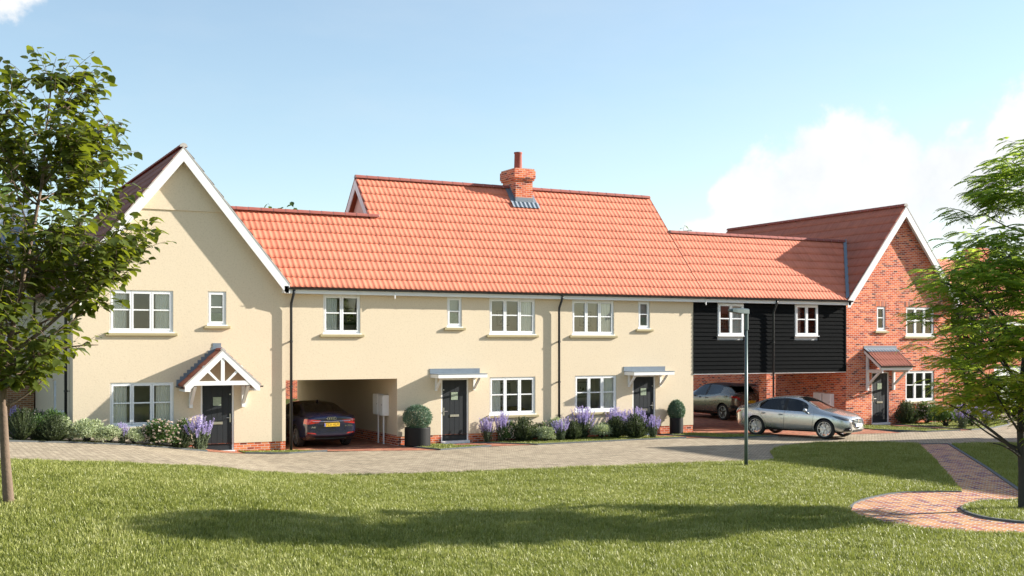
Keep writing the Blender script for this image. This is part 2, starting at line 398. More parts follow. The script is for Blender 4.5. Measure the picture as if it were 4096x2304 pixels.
def blades(polys, dens, hmin, hmax, width=.006, holes=()):
    """grass blades over polygons: returns arrays"""
    T = []
    for poly in polys:
        a = np.asarray(poly); x0, y0 = a.min(0); x1, y1 = a.max(0)
        n = int((x1-x0)*(y1-y0)*dens)
        px = RNG.uniform(x0, x1, n); py = RNG.uniform(y0, y1, n)
        ok = inpoly(px, py, a)
        for h in holes: ok &= ~inpoly(px, py, h)
        # only the part of the lawn near the view (with a margin)
        dx = px-CAM[0]; dy = py-CAM[1]; de = dx*FW[0]+dy*FW[1]; r = dx*RT[0]+dy*RT[1]
        ok &= (np.abs(r) < de*.4406+4.6) & (de > 12.5)
        T.append(np.stack([px[ok], py[ok]], 1))
    T = np.concatenate(T); n = len(T)
    z = terrain_np(T[:, 0], T[:, 1])
    # tufts: blades lean and stand together, heights vary in patches
    q = np.sin(T[:, 0]*3.1+1.7*np.sin(T[:, 1]*2.3))*np.sin(T[:, 1]*3.7+1.3*np.sin(T[:, 0]*2.9))
    q2 = np.sin(T[:, 0]*9.1+2*np.sin(T[:, 1]*7.3))*np.sin(T[:, 1]*8.7+2*np.sin(T[:, 0]*6.9))
    h = RNG.uniform(hmin, hmax, n)*(1+.22*q+.2*q2)
    ang = RNG.uniform(0, 2*PI, n); d = np.stack([np.cos(ang), np.sin(ang)], 1)
    lean = RNG.uniform(.1, .75, n)*h
    ang2 = 1.5*np.sin(T[:, 0]*1.3+T[:, 1]*.9)+1.2*np.sin(T[:, 1]*1.9)
    wind = np.stack([np.cos(ang2), np.sin(ang2)], 1)*.25
    ld = unit(d+wind*2)
    s = np.stack([-d[:, 1], d[:, 0]], 1)*(width*RNG.uniform(.6, 1.2, n))[:, None]
    V = np.zeros((n, 5, 3))
    V[:, 0, :2] = T-s; V[:, 1, :2] = T+s; V[:, 0, 2] = V[:, 1, 2] = z-.01
    mid = T+ld*(lean*.35)[:, None]
    V[:, 2, :2] = mid+s*.75; V[:, 3, :2] = mid-s*.75; V[:, 2, 2] = V[:, 3, 2] = z+h*.6
    V[:, 4, :2] = T+ld*lean[:, None]; V[:, 4, 2] = z+h*RNG.uniform(.85, 1., n)
    b = (np.arange(n)*5)[:, None]
    return V.reshape(-1, 3), [b+np.array([[0,1,2,3]]), b+np.array([[3,2,4]])]
# ================================================================== SETTING: ground, road, paths, lawns
def terrain_sheet():
    xs = np.concatenate([[-900,-400,-200,-120,-80,-60,-40], np.arange(-20, 46, 1.5), [55,70,90,130,200,400,900]])
    ys = np.concatenate([[-500,-200,-100,-70,-50], np.arange(-40, 12, 1.5), [16,24,34,50,80,150,400,1200]])
    gx, gy = np.meshgrid(xs, ys); V = np.stack([gx.ravel(), gy.ravel(), terrain_np(gx.ravel(), gy.ravel())-.09], 1)
    nx = len(xs); i, j = np.meshgrid(np.arange(nx-1), np.arange(len(ys)-1)); b = (j*nx+i).ravel()
    o = np_mesh('ground', V, np.stack([b, b+1, b+nx+1, b+nx], 1), M['turf']); tag(o, kind='structure')
terrain_sheet()
S = lambda x, y: spot(x*DD, y*DD)[:2]
edge_far = [(-14,-2.4), (-6,-2.1), (2.4,-1.95), (4.2,-1.65), (6.5,-1.35), (8.6,-1.1), (9.6,-.85), (10.7,-1.0), (15.2,-2.2), (18.9,-1.9), (22.9,-1.75), (26.0,-2.75), (30,-3.3), (33.7,-3.75), (36.8,-4.0), (39,-3.6), (41.2,-2.5), (43.4,-.6), (44.6,3), (45,14), (52,14), (56,-2), (60,-7)]
edge_near = [(-14,-8.3), (-6,-8.2), (1.8,-8.0), (3.3,-8.0), (4.8,-8.0), (6.1,-8.0), (7.6,-7.9), (9.3,-7.6), (10.8,-7.8), (12.9,-8.3), (16.9,-8.8), (21.2,-9.55), (22.3,-9.6), (23.4,-8.3), (24.3,-7.2), (26.0,-6.1), (28.2,-5.9), (30.3,-7.45), (31.3,-7.95), (34,-8.9), (38,-9.6), (60,-10.5)]
road_poly = curve(edge_near, 4)+[(x, y+(.45 if 0 < x < 44 else 0)) for x, y in curve(edge_far, 4)][::-1]
ground_patch('road', road_poly, .000, M['road'], step=.8)
# big lawn in front of the camera, with the path and the circle cut out by laying them on top
circ = [S(2418,1238), S(2340,1238.5), S(2260,1241), S(2195,1252), S(2150,1266), S(2138,1280), S(2150,1295), S(2200,1311), S(2300,1328), S(2400,1337), S(2500,1343), (18.6,-22.4), (20.0,-22.9), (21.6,-22.6)]
path_poly = [(30.32,-7.55), (31.25,-7.95), (26.1,-13.9), (22.45,-17.9), (22.9,-19.2), (22.9,-21.2), (21.6,-22.6)]+curve(circ, 4)[::-1][1:]
ground_patch('path', path_poly, .006, M['redpath'])
isl = [(22.0,-18.95), (21.13,-18.75), (20.56,-18.6), (19.89,-18.72), (19.25,-19.05), (18.81,-19.5), (18.52,-20.13), (18.52,-20.59), (18.75,-21.1), (19.6,-21.7), (20.7,-21.8), (21.8,-21.2), (22.3,-20.2)]
isl_c = curve(isl+[isl[0]], 4)
lawn_poly = curve(edge_near[:18], 4)+[(30.32,-7.55)]+[(26.81,-11.43), (21.48,-17.07)]+curve(circ, 4)+[(24,-30), (10,-34), (-14,-34)]
rlawn = [(31.35,-8.05)]+edge_near[19:]+[(60,-30), (24,-30), (21.6,-22.6), (22.9,-21.2), (22.9,-19.2), (22.5,-17.95), (26.15,-13.9)]
ground_patch('lawn', lawn_poly, -.004, M['turf'], step=.8)
ground_patch('lawn', rlawn, -.004, M['turf'])
ground_patch('lawn', isl_c, .02, M['turf'], step=.5)
kb = MB()
kerb(kb, [(22.48,-17.9), (26.12,-13.88), (31.3,-7.98), (30.32,-7.55)], .085, .03)
kerb(kb, curve(circ[:6], 5), .085, .03)
kerb(kb, [(x, y) for x, y in isl_c], .085, .045)
tag(kb.build('kerb', M['kerb']), kind='structure')
# planting strips and aprons before the houses
beds = {
 'h1': [(-14,3), (-14,-2.4), (-6,-2.1), (2.4,-1.95), (4.2,-1.65), (6.5,-1.35), (8.05,-1.12), (8.1,-.05), (4.3,-.05), (4.3,3)],
 'v2': [(9.25,-.05), (9.3,-.75), (10.6,-.98), (11.9,-.72), (10.9,-.02)],
 'v3': [(14.6,-.1), (15.22,-2.05), (17.25,-1.55), (16.4,-1.0), (15.95,-.12)],
 'v4': [(17.3,-.12), (18.9,-1.78), (22.9,-1.68), (25.0,-1.75), (23.7,-.12)],
 'v5': [(24.95,-.12), (26.1,-2.6), (28.4,-2.75), (27.0,-.9), (26.6,-.12)],
 'v6': [(34.35,-.1), (33.9,-2.0), (34.9,-3.7), (36.6,-3.82), (36.0,-1.2), (35.75,-.1)],
 'v7': [(36.85,-.1), (37.2,-3.85), (38.9,-3.5), (41.1,-2.45), (43.2,-.6), (44.2,3), (44.4,9), (41,9), (40.6,-.1)],
}
drv = MB()
ground_patch('driveway', [(10.9,10.9), (10.9,-.1), (11.9,-.75), (15.2,-2.1), (14.7,-.2), (14.6,10.9)], .006, M['drive'])
ground_patch('driveway', [(26.62,12), (26.62,-.3), (27.0,-.9), (28.4,-2.75), (33.7,-3.6), (33.9,-2.0), (34.35,-.1), (34.36,12)], .006, M['drive'])
for q in ([(8.1,-.05), (8.05,-1.10), (9.3,-.78), (9.2,-.05)], [(15.95,-.1), (16.4,-1.0), (17.25,-1.6), (18.9,-1.75), (17.3,-.12)],
          [(23.7,-.1), (25.0,-1.75), (26.05,-2.55), (24.95,-.12)], [(35.75,-.05), (36.0,-1.2), (36.6,-3.85), (37.2,-3.88), (36.85,-.1)]):
    ground_patch('footpath', q, .009, M['drive'], step=.5)
kb = MB()
for b, idx in (('h1', range(1, 8)), ('v2', range(1, 4)), ('v3', range(0, 4)), ('v4', range(0, 4)), ('v5', range(0, 4)), ('v6', range(1, 5)), ('v7', range(0, 6))):
    pl = [beds[b][i] for i in idx]
    q = []
    for a, c in zip(pl, pl[1:]):
        k = max(1, int(math.dist(a, c)/.7)); q += [(a[0]+(c[0]-a[0])*i/k, a[1]+(c[1]-a[1])*i/k) for i in range(k)]
    kerb(kb, q+[pl[-1]], .055, .045)
tag(kb.build('kerb', M['kerb']), kind='structure')
for k, b in beds.items(): ground_patch('flower_bed', b, .03, M['soil'] if k in ('h1',) else M['turf'], step=.6)
def grass_obj(name, args, label):
    V, F = args; o = np_mesh(name, V, F, M['grass']); return tag(o, label, 'grass', kind='stuff')
lawn_big = [p for p in lawn_poly]
grass_obj('lawn_grass', blades([lawn_big], GRASS, .045, .105, .0062), 'broad mown lawn filling the foreground')
grass_obj('lawn_grass', blades([rlawn], GRASS*.6, .045, .09, .006), 'shaded lawn to the right of the brick path')
grass_obj('lawn_grass', blades([isl_c], GRASS*1.1, .05, .10, .0052), 'round patch of grass under the right tree')
vg = [[(8.05,-1.12), (8.1,-.6), (6.5,-.9), (4.2,-1.2), (2.4,-1.5), (-6,-1.7), (-6,-2.06), (2.4,-1.9), (4.2,-1.6), (6.5,-1.3)]]+[beds[k] for k in ('v2','v3','v4','v5','v6')]
vg.append([(36.85,-.1), (37.2,-3.8), (38.9,-3.45), (41.1,-2.4), (42,-1.5), (41,-.1)])
grass_obj('verge_grass', blades(vg, 1500, .04, .075, .008), 'narrow grass verges along the house fronts')
# ================================================================== HOUSES
def panel(mb, x0, x1, z0, z1, y0, y1, holes, m=0):
    """wall slab in the XZ plane between y0 (front) and y1 with rectangular openings"""
    xs = sorted({x0, x1}|{min(max(h[i], x0), x1) for h in holes for i in (0, 1)})
    zs = sorted({z0, z1}|{min(max(h[i], z0), z1) for h in holes for i in (2, 3)})
    inh = lambda x, z: any(h[0] < x < h[1] and h[2] < z < h[3] for h in holes)
    for a, b in zip(xs, xs[1:]):
        for c, d in zip(zs, zs[1:]):
            if inh((a+b)/2, (c+d)/2): continue
            for y in (y0, y1): mb.add([(a,y,c),(b,y,c),(b,y,d),(a,y,d)], [(0,1,2,3)], m)
    for h in holes:
        a, b, c, d = max(h[0], x0), min(h[1], x1), max(h[2], z0), min(h[3], z1)
        if a > x0: mb.add([(a,y0,c),(a,y1,c),(a,y1,d),(a,y0,d)], [(0,1,2,3)], m)
        if b < x1: mb.add([(b,y0,c),(b,y1,c),(b,y1,d),(b,y0,d)], [(0,1,2,3)], m)
        if c > z0: mb.add([(a,y0,c),(b,y0,c),(b,y1,c),(a,y1,c)], [(0,1,2,3)], m)
        if d < z1: mb.add([(a,y0,d),(b,y0,d),(b,y1,d),(a,y1,d)], [(0,1,2,3)], m)
    mb.add([(x0,y0,z0),(x0,y1,z0),(x0,y1,z1),(x0,y0,z1)], [(0,1,2,3)], m); mb.add([(x1,y0,z0),(x1,y1,z0),(x1,y1,z1),(x1,y0,z1)], [(0,1,2,3)], m)
    mb.add([(x0,y0,z1),(x1,y0,z1),(x1,y1,z1),(x0,y1,z1)], [(0,1,2,3)], m)
def noflip(mb, name, mat, parent):  # single-sided sheets: keep winding irrelevant, Cycles shades both sides
    return mb.build(name, mat, parent)
def pantiles(o, u, s, n, L, S_, courses, clip=None, w=.18, amp=.018, lift=.026, seg=6):
    o, u, s, n = (np.array(v, float) for v in (o, u, s, n))
    Vs = []; Fs = []; UV = []; base = 0; g = S_/courses
    for k in range(courses):
        b0 = k*g; b1 = (k+1)*g+(.05 if k < courses-1 else 0)
        a0, a1 = clip(b0+g*.5) if clip else (0, L)
        a = np.arange(math.floor(a0/w*seg), math.ceil(a1/w*seg)+1)*w/seg; a = np.clip(a, a0, a1); a = np.unique(a)
        if len(a) < 2: continue
        pr = amp*(.5+.5*np.cos(2*PI*a/w))**1.4
        jit = .004*np.sin(np.floor(a/w)*12.9898+k*78.233)
        rows = []
        for b, h in ((b0+jit, pr+lift-.024), (b0+jit, pr+lift), (b0+jit+g*.5, pr+lift*.5), (b1, pr)):
            rows.append(o+u*a[:, None]+s*(np.zeros_like(a)+b)[:, None]+n*h[:, None])
        V = np.concatenate(rows); m = len(a)
        uvx = a/w+.0005; Vs.append(V)
        UV.append(np.concatenate([np.stack([uvx, np.full(m, k+t)], 1) for t in (.05, .1, .5, .95)]))
        i = np.arange(m-1)
        for r in range(3):
            q = base+r*m+i; Fs.append(np.stack([q, q+1, q+m+1, q+m], 1))
        base += 4*m
    return np.concatenate(Vs), np.concatenate(Fs), np.concatenate(UV)
def roof_mesh(name, sheets, slab, mat, parent):
    """pantile sheets and the flat boarding below them, one object"""
    V = []; F = []; U = []; b = 0
    for v, f, uv in sheets:
        V.append(v); F.append(f+b); U.append(uv); b += len(v)
    sv = np.array(slab.v); V.append(sv); U.append(np.zeros((len(sv), 2)))
    fs = [np.array([[i+b for i in f] for f in slab.f if len(f) == k]) for k in (3, 4, 5, 6)]
    return np_mesh(name, np.concatenate(V), [np.concatenate(F)]+[f for f in fs if len(f)], mat, parent, uv=np.concatenate(U))
def ridge_tiles(name, a, b, mat, parent, step=.42, r=.115):
    a = Vector(a); b = Vector(b); d = b-a; n = max(1, round(d.length/step)); mb = MB()
    d.normalize(); sd = Vector((-d.y, d.x, 0)); st = (b-a).length/n
    for i in range(n):
        p = a+d*(i*st); q = a+d*((i+1)*st-.018); ring = []
        for c, rr in ((p, r*1.03), (q, r*.98)):
            ring.append([c+sd*rr*math.cos(PI*j/8)+Vector((0, 0, rr*math.sin(PI*j/8)-.05)) for j in range(9)])
        vs = ring[0]+ring[1]
        mb.add(vs, [(j, j+1, j+10, j+9) for j in range(8)]+[tuple(range(17, 8, -1))], 0); mb.add(ring[0], [tuple(range(9))], 0 if i else 1)
        c0, c1 = q, q+d*.018; ring = [[c+sd*r*.93*math.cos(PI*j/8)+Vector((0, 0, r*.93*math.sin(PI*j/8)-.05)) for j in range(9)] for c in (c0, c1)]
        mb.add(ring[0]+ring[1], [(j, j+1, j+10, j+9) for j in range(8)], 1)
    return mb.build(name, [mat, M['mortar']], parent)
IDM = Matrix.Identity(4)
def window(par, x0, x1, z0, z1, cols, curtains='', blind=0., sill=True, y=.035, xf=None, bar=.47, name='window'):
    """casement window in the plane y (front to -Y): frame, then pane, curtain, blind and sill under it"""
    T = xf or IDM
    def put(mb, nm, mat, p, **k):
        mb.v = [tuple(T @ Vector(v)) for v in mb.v]; return mb.build(nm, mat, p, **k)
    f = MB(); fo = .05; d = .07
    def rect(a, b, c, e, w, y0, y1):
        f.box(a, b, y0, y1, c, c+w); f.box(a, b, y0, y1, e-w, e); f.box(a, a+w, y0, y1, c+w, e-w); f.box(b-w, b, y0, y1, c+w, e-w)
    rect(x0, x1, z0+.035, z1, fo, y, y+d)
    f.box(x0-.03, x1+.03, y-.055, y+d, z0, z0+.034)
    cw = (x1-x0-2*fo)/cols; zb = z1-fo-(z1-z0-.035-2*fo)*bar
    for i in range(cols):
        a = x0+fo+i*cw; b = a+cw; g = .004 if cols > 1 else 0
        rect(a+(g if i else 0)+.001, b-(g if i < cols-1 else 0)-.001, z0+.035+fo+.001, z1-fo-.001, .052, y-.012, y+d-.015)
        f.box(a+.05, b-.05, y-.004, y+.03, zb-.02, zb+.02)
    w = put(f, name, M['upvc'], par)
    p = MB(); p.box(x0+fo+.01, x1-fo-.01, y+.031, y+.037, z0+.09, z1-fo-.01); put(p, 'pane', M['glass'], w)
    for side in curtains:
        cw_ = (x1-x0)*(.24 if cols == 3 else .36)
        a = x0+.06 if side in 'L' else x1-.06-cw_
        if side == 'M': a = x0+.04+(x1-x0)*.05; 
        n = 60; c = MB()
        vs = []
        for i in range(n+1):
            t = i/n; yy = y+.092+.012*math.sin(t*2*PI*6.3)+.006*math.sin(t*2*PI*2.1+1)
            vs += [(a+cw_*t, yy, z0+.03), (a+cw_*t, yy*1+.004*math.sin(t*40), z1-.02)]
        c.add(vs, [(2*i, 2*i+2, 2*i+3, 2*i+1) for i in range(n)]); put(c, 'curtain', M['curtain'], w, smooth=True)
    if blind:
        c = MB(); k = int((z1-z0)*blind/.028)
        for i in range(k):
            z = z1-.06-i*.028; c.add([(x0+.05,y+.1,z),(x1-.05,y+.1,z),(x1-.05,y+.118,z-.024),(x0+.05,y+.118,z-.024)], [(0,1,2,3)])
        put(c, 'blind', M['blind'], w)
        c = MB(); c.box(x0+.04, x1-.04, y+.045, y+.055, z0+.09, z1-(z1-z0)*blind); put(c, 'frosted_pane', M['frost'], w)
    if sill:
        c = MB(); c.box(x0-.12, x1+.12, -.075, .08, z0-.085, z0-.002); put(c, 'sill', M['stone'], w, bevel=.008)
    return w
def front_door(par, x0, x1, zt=2.1, hinge='L', y=.05):
    fr = MB(); fr.box(x0, x0+.055, y-.02, y+.08, 0, zt); fr.box(x1-.055, x1, y-.02, y+.08, 0, zt); fr.box(x0+.055, x1-.055, y-.02, y+.08, zt-.055, zt)
    fr.box(x0-.02, x1+.02, -.06, y+.08, -.10, -.001)
    fr.build('door_frame', M['upvc'], par)
    a, b = x0+.058, x1-.058; d = MB(); zz = zt-.058
    d.box(a, b, y+.012, y+.05, .01, zz)
    st = .105; cx = (a+b)/2
    d.box(a, a+st, y, y+.0115, .01, zz); d.box(b-st, b, y, y+.0115, .01, zz); d.box(a+st, b-st, y, y+.0115, .01, .17); d.box(a+st, b-st, y, y+.0115, zz-.10, zz)
    n = 4; pw = (b-a-2*st)/n; gx0, gx1, gz0, gz1 = cx-.125, cx+.125, 1.38, 1.64
    for i in range(n):
        p, q = a+st+i*pw+.005, a+st+(i+1)*pw-.005
        if q < gx0 or p > gx1: d.box(p, q, y+.003, y+.0115, .175, zz-.105)
        else: d.box(p, q, y+.003, y+.0115, .175, gz0-.005); d.box(p, q, y+.003, y+.0115, gz1+.005, zz-.105)
    dr = d.build('door', M['anthracite'], par)
    g = MB(); g.box(gx0, gx1, y-.004, y+.0115, gz0, gz1); g.build('door_light', M['frost'], dr)
    l = MB(); l.box(cx-.17, cx+.17, y-.014, y+.002, .80, .885); l.build('letterbox', M['steel'], dr, bevel=.006)
    hx = b-.055 if hinge == 'L' else a+.055; s = -1 if hinge == 'L' else 1
    h = MB(); h.box(hx-.018, hx+.018, y-.016, y-.001, .86, 1.12); h.tube([(hx, y-.02, 1.0), (hx, y-.06, 1.0), (hx+s*.12, y-.06, 1.0)], .011); h.build('handle', M['steel'], dr)
    k = MB(); k.lathe([(.0, -.014), (.022, -.012), (.022, 0)], 12, (hx, y, 1.72), 'y'); k.build('lock', M['steel'], dr)
    return dr
def downpipe(par, x, y, z0, z1, lean=.12, xf=None):
    mb = MB(); pts = [(x+lean*.4, y-.27, z1), (x+lean*.35, y-.26, z1-.10), (x, y-.13, z1-.42), (x, y-.11, z1-.55), (x, y-.11, z0)]
    if xf: pts = [tuple(xf @ Vector(p)) for p in pts]
    mb.tube(pts, .043, 10); p = mb.build('downpipe', M['black'], par, smooth=True)
    for z in (z0+(z1-z0)*.40, z0+(z1-z0)*.68):
        b = MB(); q = [(x, y-.11, z), (x-.055, y-.0, z)]
        v = [(x-.06, y-.165, z-.02), (x+.06, y-.165, z-.02), (x+.06, y-.06, z-.02), (x-.06, y-.06, z-.02)]
        bb = MB(); bb.lathe([(.047, -.03), (.056, -.03), (.056, .03), (.047, .03)], 10, (x, y-.11, z)); bb.box(x-.05, x+.05, y-.066, y, z-.008, z+.008)
        if xf: bb.v = [tuple(xf @ Vector(t)) for t in bb.v]
        bb.build('bracket', M['black'], p)
    return p
def gutter(par, x0, x1, y, z, brackets=True):
    mb = MB(); n = 10; sec = [(y-.058*math.cos(PI*j/n), z-.058*math.sin(PI*j/n)) for j in range(n+1)]
    sec += [(y+.050*math.cos(PI*j/n), z-.050*math.sin(PI*j/n)) for j in range(n+1)]
    mb.prism(sec, 'x', x0, x1)
    if brackets:
        k = int((x1-x0)/.95)
        for i in range(k):
            a = x0+.4+i*.95
            s2 = [(y-.066*math.cos(PI*j/n), z+.004-.066*math.sin(PI*j/n)) for j in range(n+1)]
            mb.prism(s2, 'x', a, a+.05)
    return mb.build('gutter', M['black'], par)
PITCH = 1.1; YE = -.27; ZE = 5.06; PA = math.atan(PITCH); SC_, SS_ = math.cos(PA), math.sin(PA)
YR, ZR = 3.5, ZE+PITCH*(3.5+.27)          # main ridge
YL, ZL = 2.13, ZE+PITCH*(2.13+.27)        # low ridges
def front_slope(x0, x1, S_, courses, clip=None):
    return pantiles((x0, YE, ZE), (1,0,0), (0,SC_,SS_), (0,-SS_,SC_), x1-x0, S_, courses, clip)
def interior(par, x0, x1, yb, ceil1=2.42, top=4.93, floors=True, parts=(), lo=0.):
    mb = MB(); i0, i1 = x0+.12, x1-.12
    for a, b in (((lo+.0), ceil1), (2.66, top)) if floors else ((2.66, top),):
        mb.add([(i0,.31,a),(i1,.31,a),(i1,yb,a),(i0,yb,a)], [(0,1,2,3)], 1); mb.add([(i0,.31,b),(i1,.31,b),(i1,yb,b),(i0,yb,b)], [(0,1,2,3)])
        mb.add([(i0,yb,a),(i1,yb,a),(i1,yb,b),(i0,yb,b)], [(0,1,2,3)])
        for x in (i0, i1)+tuple(parts): mb.add([(x,.31,a),(x,yb,a),(x,yb,b),(x,.31,b)], [(0,1,2,3)])
    return mb.build('interior', [M['room'], M['floorw']], par)
def gable_house_roof(par, xr, zr, slope, xl, xr2, y0, y1, tile, courses, sheets=('L','R')):
    """steep gabled roof with ridge along Y: tiles, ridge, bargeboards, verge, soffits"""
    ang = math.atan(slope); c, s = math.cos(ang), math.sin(ang)
    out = []; slab = MB()
    for side in 'LR':
        sg = -1 if side == 'L' else 1; xe = xl if side == 'L' else xr2
        ze = zr-slope*abs(xe-xr); ln = abs(xe-xr)/c
        out.append(pantiles((xe, y0, ze), (0,1,0), (-sg*c, 0, s), (sg*s, 0, c), y1-y0, ln, courses))
        t = .10/c
        slab.prism([(xe, ze-.012), (xr, zr-.012), (xr, zr-t), (xe, ze-t)], 'y', y0+.02, y1)
    rf = roof_mesh('roof', out, slab, tile, par)
    ridge_tiles('ridge', (xr, y0-.01, zr+.05), (xr, y1, zr+.05), M['ridge'], rf)
    bg = MB(); vg = MB(); sf = MB(); w = .25/c; t = .10/c
    for sg, xe in ((-1, xl), (1, xr2)):
        ze = zr-slope*abs(xe-xr)
        xi = xe-sg*.0
        bg.prism([(xr, zr-.035), (xe, ze-.035), (xe, ze-.035-w*.62), (xe-sg*.12, ze-.035-w*.62), (xr, zr-.035-w)], 'y', y0-.03, y0+.001)
        vg.prism([(xr, zr+.02), (xe, ze+.02), (xe, ze-.033), (xr, zr-.033)], 'y', y0-.036, y0-.0005)
        sf.prism([(xr, zr-t-.004), (xe-sg*.02, ze+slope*.02-t-.004), (xe-sg*.02, ze+slope*.02-t-.03), (xr, zr-t-.03)], 'y', y0+.003, -.004)
        # boxed eaves end
        bx = MB()
    bg.build('bargeboard', M['white'], par); vg.build('verge', M['mortar'], par); sf.build('soffit', M['white'], par)
    return rf
# ---- left house: cream gable to the road -------------------------------------------------
H1 = thing('gabled_house', (7.6, 0, 0), 'cream rendered house with a tall gable front and a tiled pitched porch over its door', 'house')
HX0, HX1, XR1, ZR1, SL1 = 4.455, 10.785, 7.56, 9.2, 1.24
holes1 = [(5.47, 7.31, 3.60, 4.875), (8.34, 8.91, 3.83, 4.89), (5.48, 7.325, .80, 2.13), (8.13, 9.15, -.1, 2.11)]
mb = MB(); panel(mb, HX0, HX1, .213, 5.0, 0, .3, holes1)
zt = lambda x: ZR1-SL1*abs(x-XR1)-.20
ZS = 7.31; xa, xb = XR1-(ZR1-.2-ZS)/SL1, XR1+(ZR1-.2-ZS)/SL1
mb.prism([(HX0, 5.0), (HX1, 5.0), (HX1, zt(HX1)), (xb, ZS), (xa, ZS), (HX0, zt(HX0))], 'y', 0, .3)
mb.prism([(xa+.0, ZS+.001), (xb, ZS+.001), (XR1, ZR1-.2)], 'y', -.035, .3)
mb.add([(HX0,.3,-.2),(HX0,12,-.2),(HX0,12,5.2),(HX0,.3,5.2)], [(0,1,2,3)])
side = MB()
panel(side, .3, 12.0, -.2, 5.2, 0, .3, [(4.05, 4.95, .95, 2.1)])
XS = Matrix(((0, 1, 0, HX0), (1, 0, 0, 0), (0, 0, 1, 0), (0, 0, 0, 1)))   # local x -> Y, local y -> X
mb.v = mb.v[:-4]; mb.f = mb.f[:-1]; mb.m = mb.m[:-1]
side.v = [tuple(XS @ Vector(v)) for v in side.v]; mb.add(side.v, side.f)
mb.box(HX1-.3, HX1, .3, 12, -.2, 5.2); mb.box(HX0+.3, HX1-.3, 11.7, 12, -.2, 5.2)
mb.build('wall', M['cream'], H1)
pl = MB(); panel(pl, HX0+.012, HX1-.001, -.3, .212, .012, .3, [(8.13, 9.15, -.1, .3)]); pl.build('plinth', M['brick'], H1)
interior(H1, HX0+.18, HX1-.18, 2.1, lo=.02)
gable_house_roof(H1, XR1, ZR1, SL1, 4.17, 10.83, -.27, 12.0, M['tile_shaded'], 11)
for a in (10.66, 4.26): bx = MB(); bx.box(a, a+.14, -.30, -.0005, 4.87, 5.09); bx.build('eaves_box', M['white'], H1)
window(H1, 5.47, 7.31, 3.60, 4.875, 3, 'LR'); window(H1, 8.34, 8.91, 3.83, 4.89, 1, blind=.62)
window(H1, 5.48, 7.325, .80, 2.13, 3, 'LR')
window(H1, 4.05, 4.95, .95, 2.1, 2, '', sill=False, xf=XS)
front_door(H1, 8.13, 9.15, 2.11, 'L')
XP = Matrix(((0, 1, 0, HX0), (1, 0, 0, 0), (0, 0, 1, 0), (0, 0, 0, 1)))
downpipe(H1, .72, .0, -.2, 5.0, .0, XP)
def porch_gable(par):
    xc, zr, za, w, y0 = 8.62, 3.10, 2.02, 1.16, -.74
    sl = (zr-za)/w; ang = math.atan(sl); c, s = math.cos(ang), math.sin(ang)
    sh = []; slab = MB()
    for sg in (-1, 1):
        xe = xc+sg*w
        sh.append(pantiles((xe, y0, za), (0,1,0), (-sg*c, 0, s), (sg*s, 0, c), -y0-.002, w/c, 4, lift=.022, amp=.016))
        slab.prism([(xe, za-.01), (xc, zr-.01), (xc, zr-.07), (xe, za-.07)], 'y', y0+.01, -.004)
    pr = MB()
    fr = lambda p, d=.0: None
    # white truss in front: rafters, tie beam, king post, two struts
    wv = .15/c
    for sg in (-1, 1):
        xe = xc+sg*(w-.03); ze = za+.03*sl
        pr.prism([(xc, zr-.03), (xe, ze-.03), (xe, ze-.03-wv*.8), (xe-sg*.10, ze-.03-wv*.8), (xc, zr-.03-wv)], 'y', y0-.03, y0+.0)
        pr.prism([(xc+sg*.10, 2.16), (xc+sg*.19, 2.16), (xc+sg*.62, 2.16+.42), (xc+sg*.555, 2.16+.475)], 'y', y0-.012, y0+.03)
    pr.box(xc-.055, xc+.055, y0-.014, y0+.031, 2.165, zr-.26)
    pr.box(xc-.99, xc+.99, y0-.02, y0+.04, 2.03, 2.16)
    p = pr.build('porch', M['white'], par)
    roof_mesh('porch_roof', sh, slab, M['tile_half_shaded'], p); ridge_tiles('porch_ridge', (xc, y0-.02, zr+.03), (xc, -.03, zr+.03), M['ridge'], p, .4, .075)
    v = MB()
    for sg in (-1, 1): v.prism([(xc, zr+.03), (xc+sg*w, za+.03), (xc+sg*w, za-.028), (xc, zr-.028)], 'y', y0-.035, y0-.001)
    v.build('porch_verge', M['mortar'], p)
    g = MB(); n = 11; pts = []
    for i in range(n):                      # stepped lead on the wall along the left and right slopes
        x = xc-w-.06+i*(w)/n; z = za+.02+i*(zr-za)/n
        for sg in (1, -1): g.box(*( (x, x+w/n) if sg == 1 else (2*xc-x-w/n, 2*xc-x)), -.012, -.001, z-.05, z+.155)
    g.box(xc-.13, xc+.13, -.014, -.0005, zr-.02, zr+.20); g.build('porch_flashing', M['lead'], p)
    for sg in (-1, 1):                     # gutters along the eaves, wall brackets
        k = MB(); e = xc+sg*(w+.045); sec = [(e+.045*math.cos(PI*j/8), za-.02-.045*math.sin(PI*j/8)) for j in range(9)]; k.prism(sec, 'y', y0-.0, -.01); k.build('porch_gutter', M['black'], p)
        k = MB(); xb = xc+sg*.80
        k.box(xb-.05, xb+.05, -.10, -.002, 1.33, 2.03); k.bar((xb, -.06, 1.46), (xb, y0+.10, 2.02), .085, .09, (1,0,0)); k.build('porch_bracket', M['white'], p)
        k = MB(); k.box(xc+sg*w-sg*.02, xc+sg*w-sg*.20, y0+.002, -.004, za-.17, za-.10); k.build('porch_soffit', M['white'], p)
porch_gable(H1)
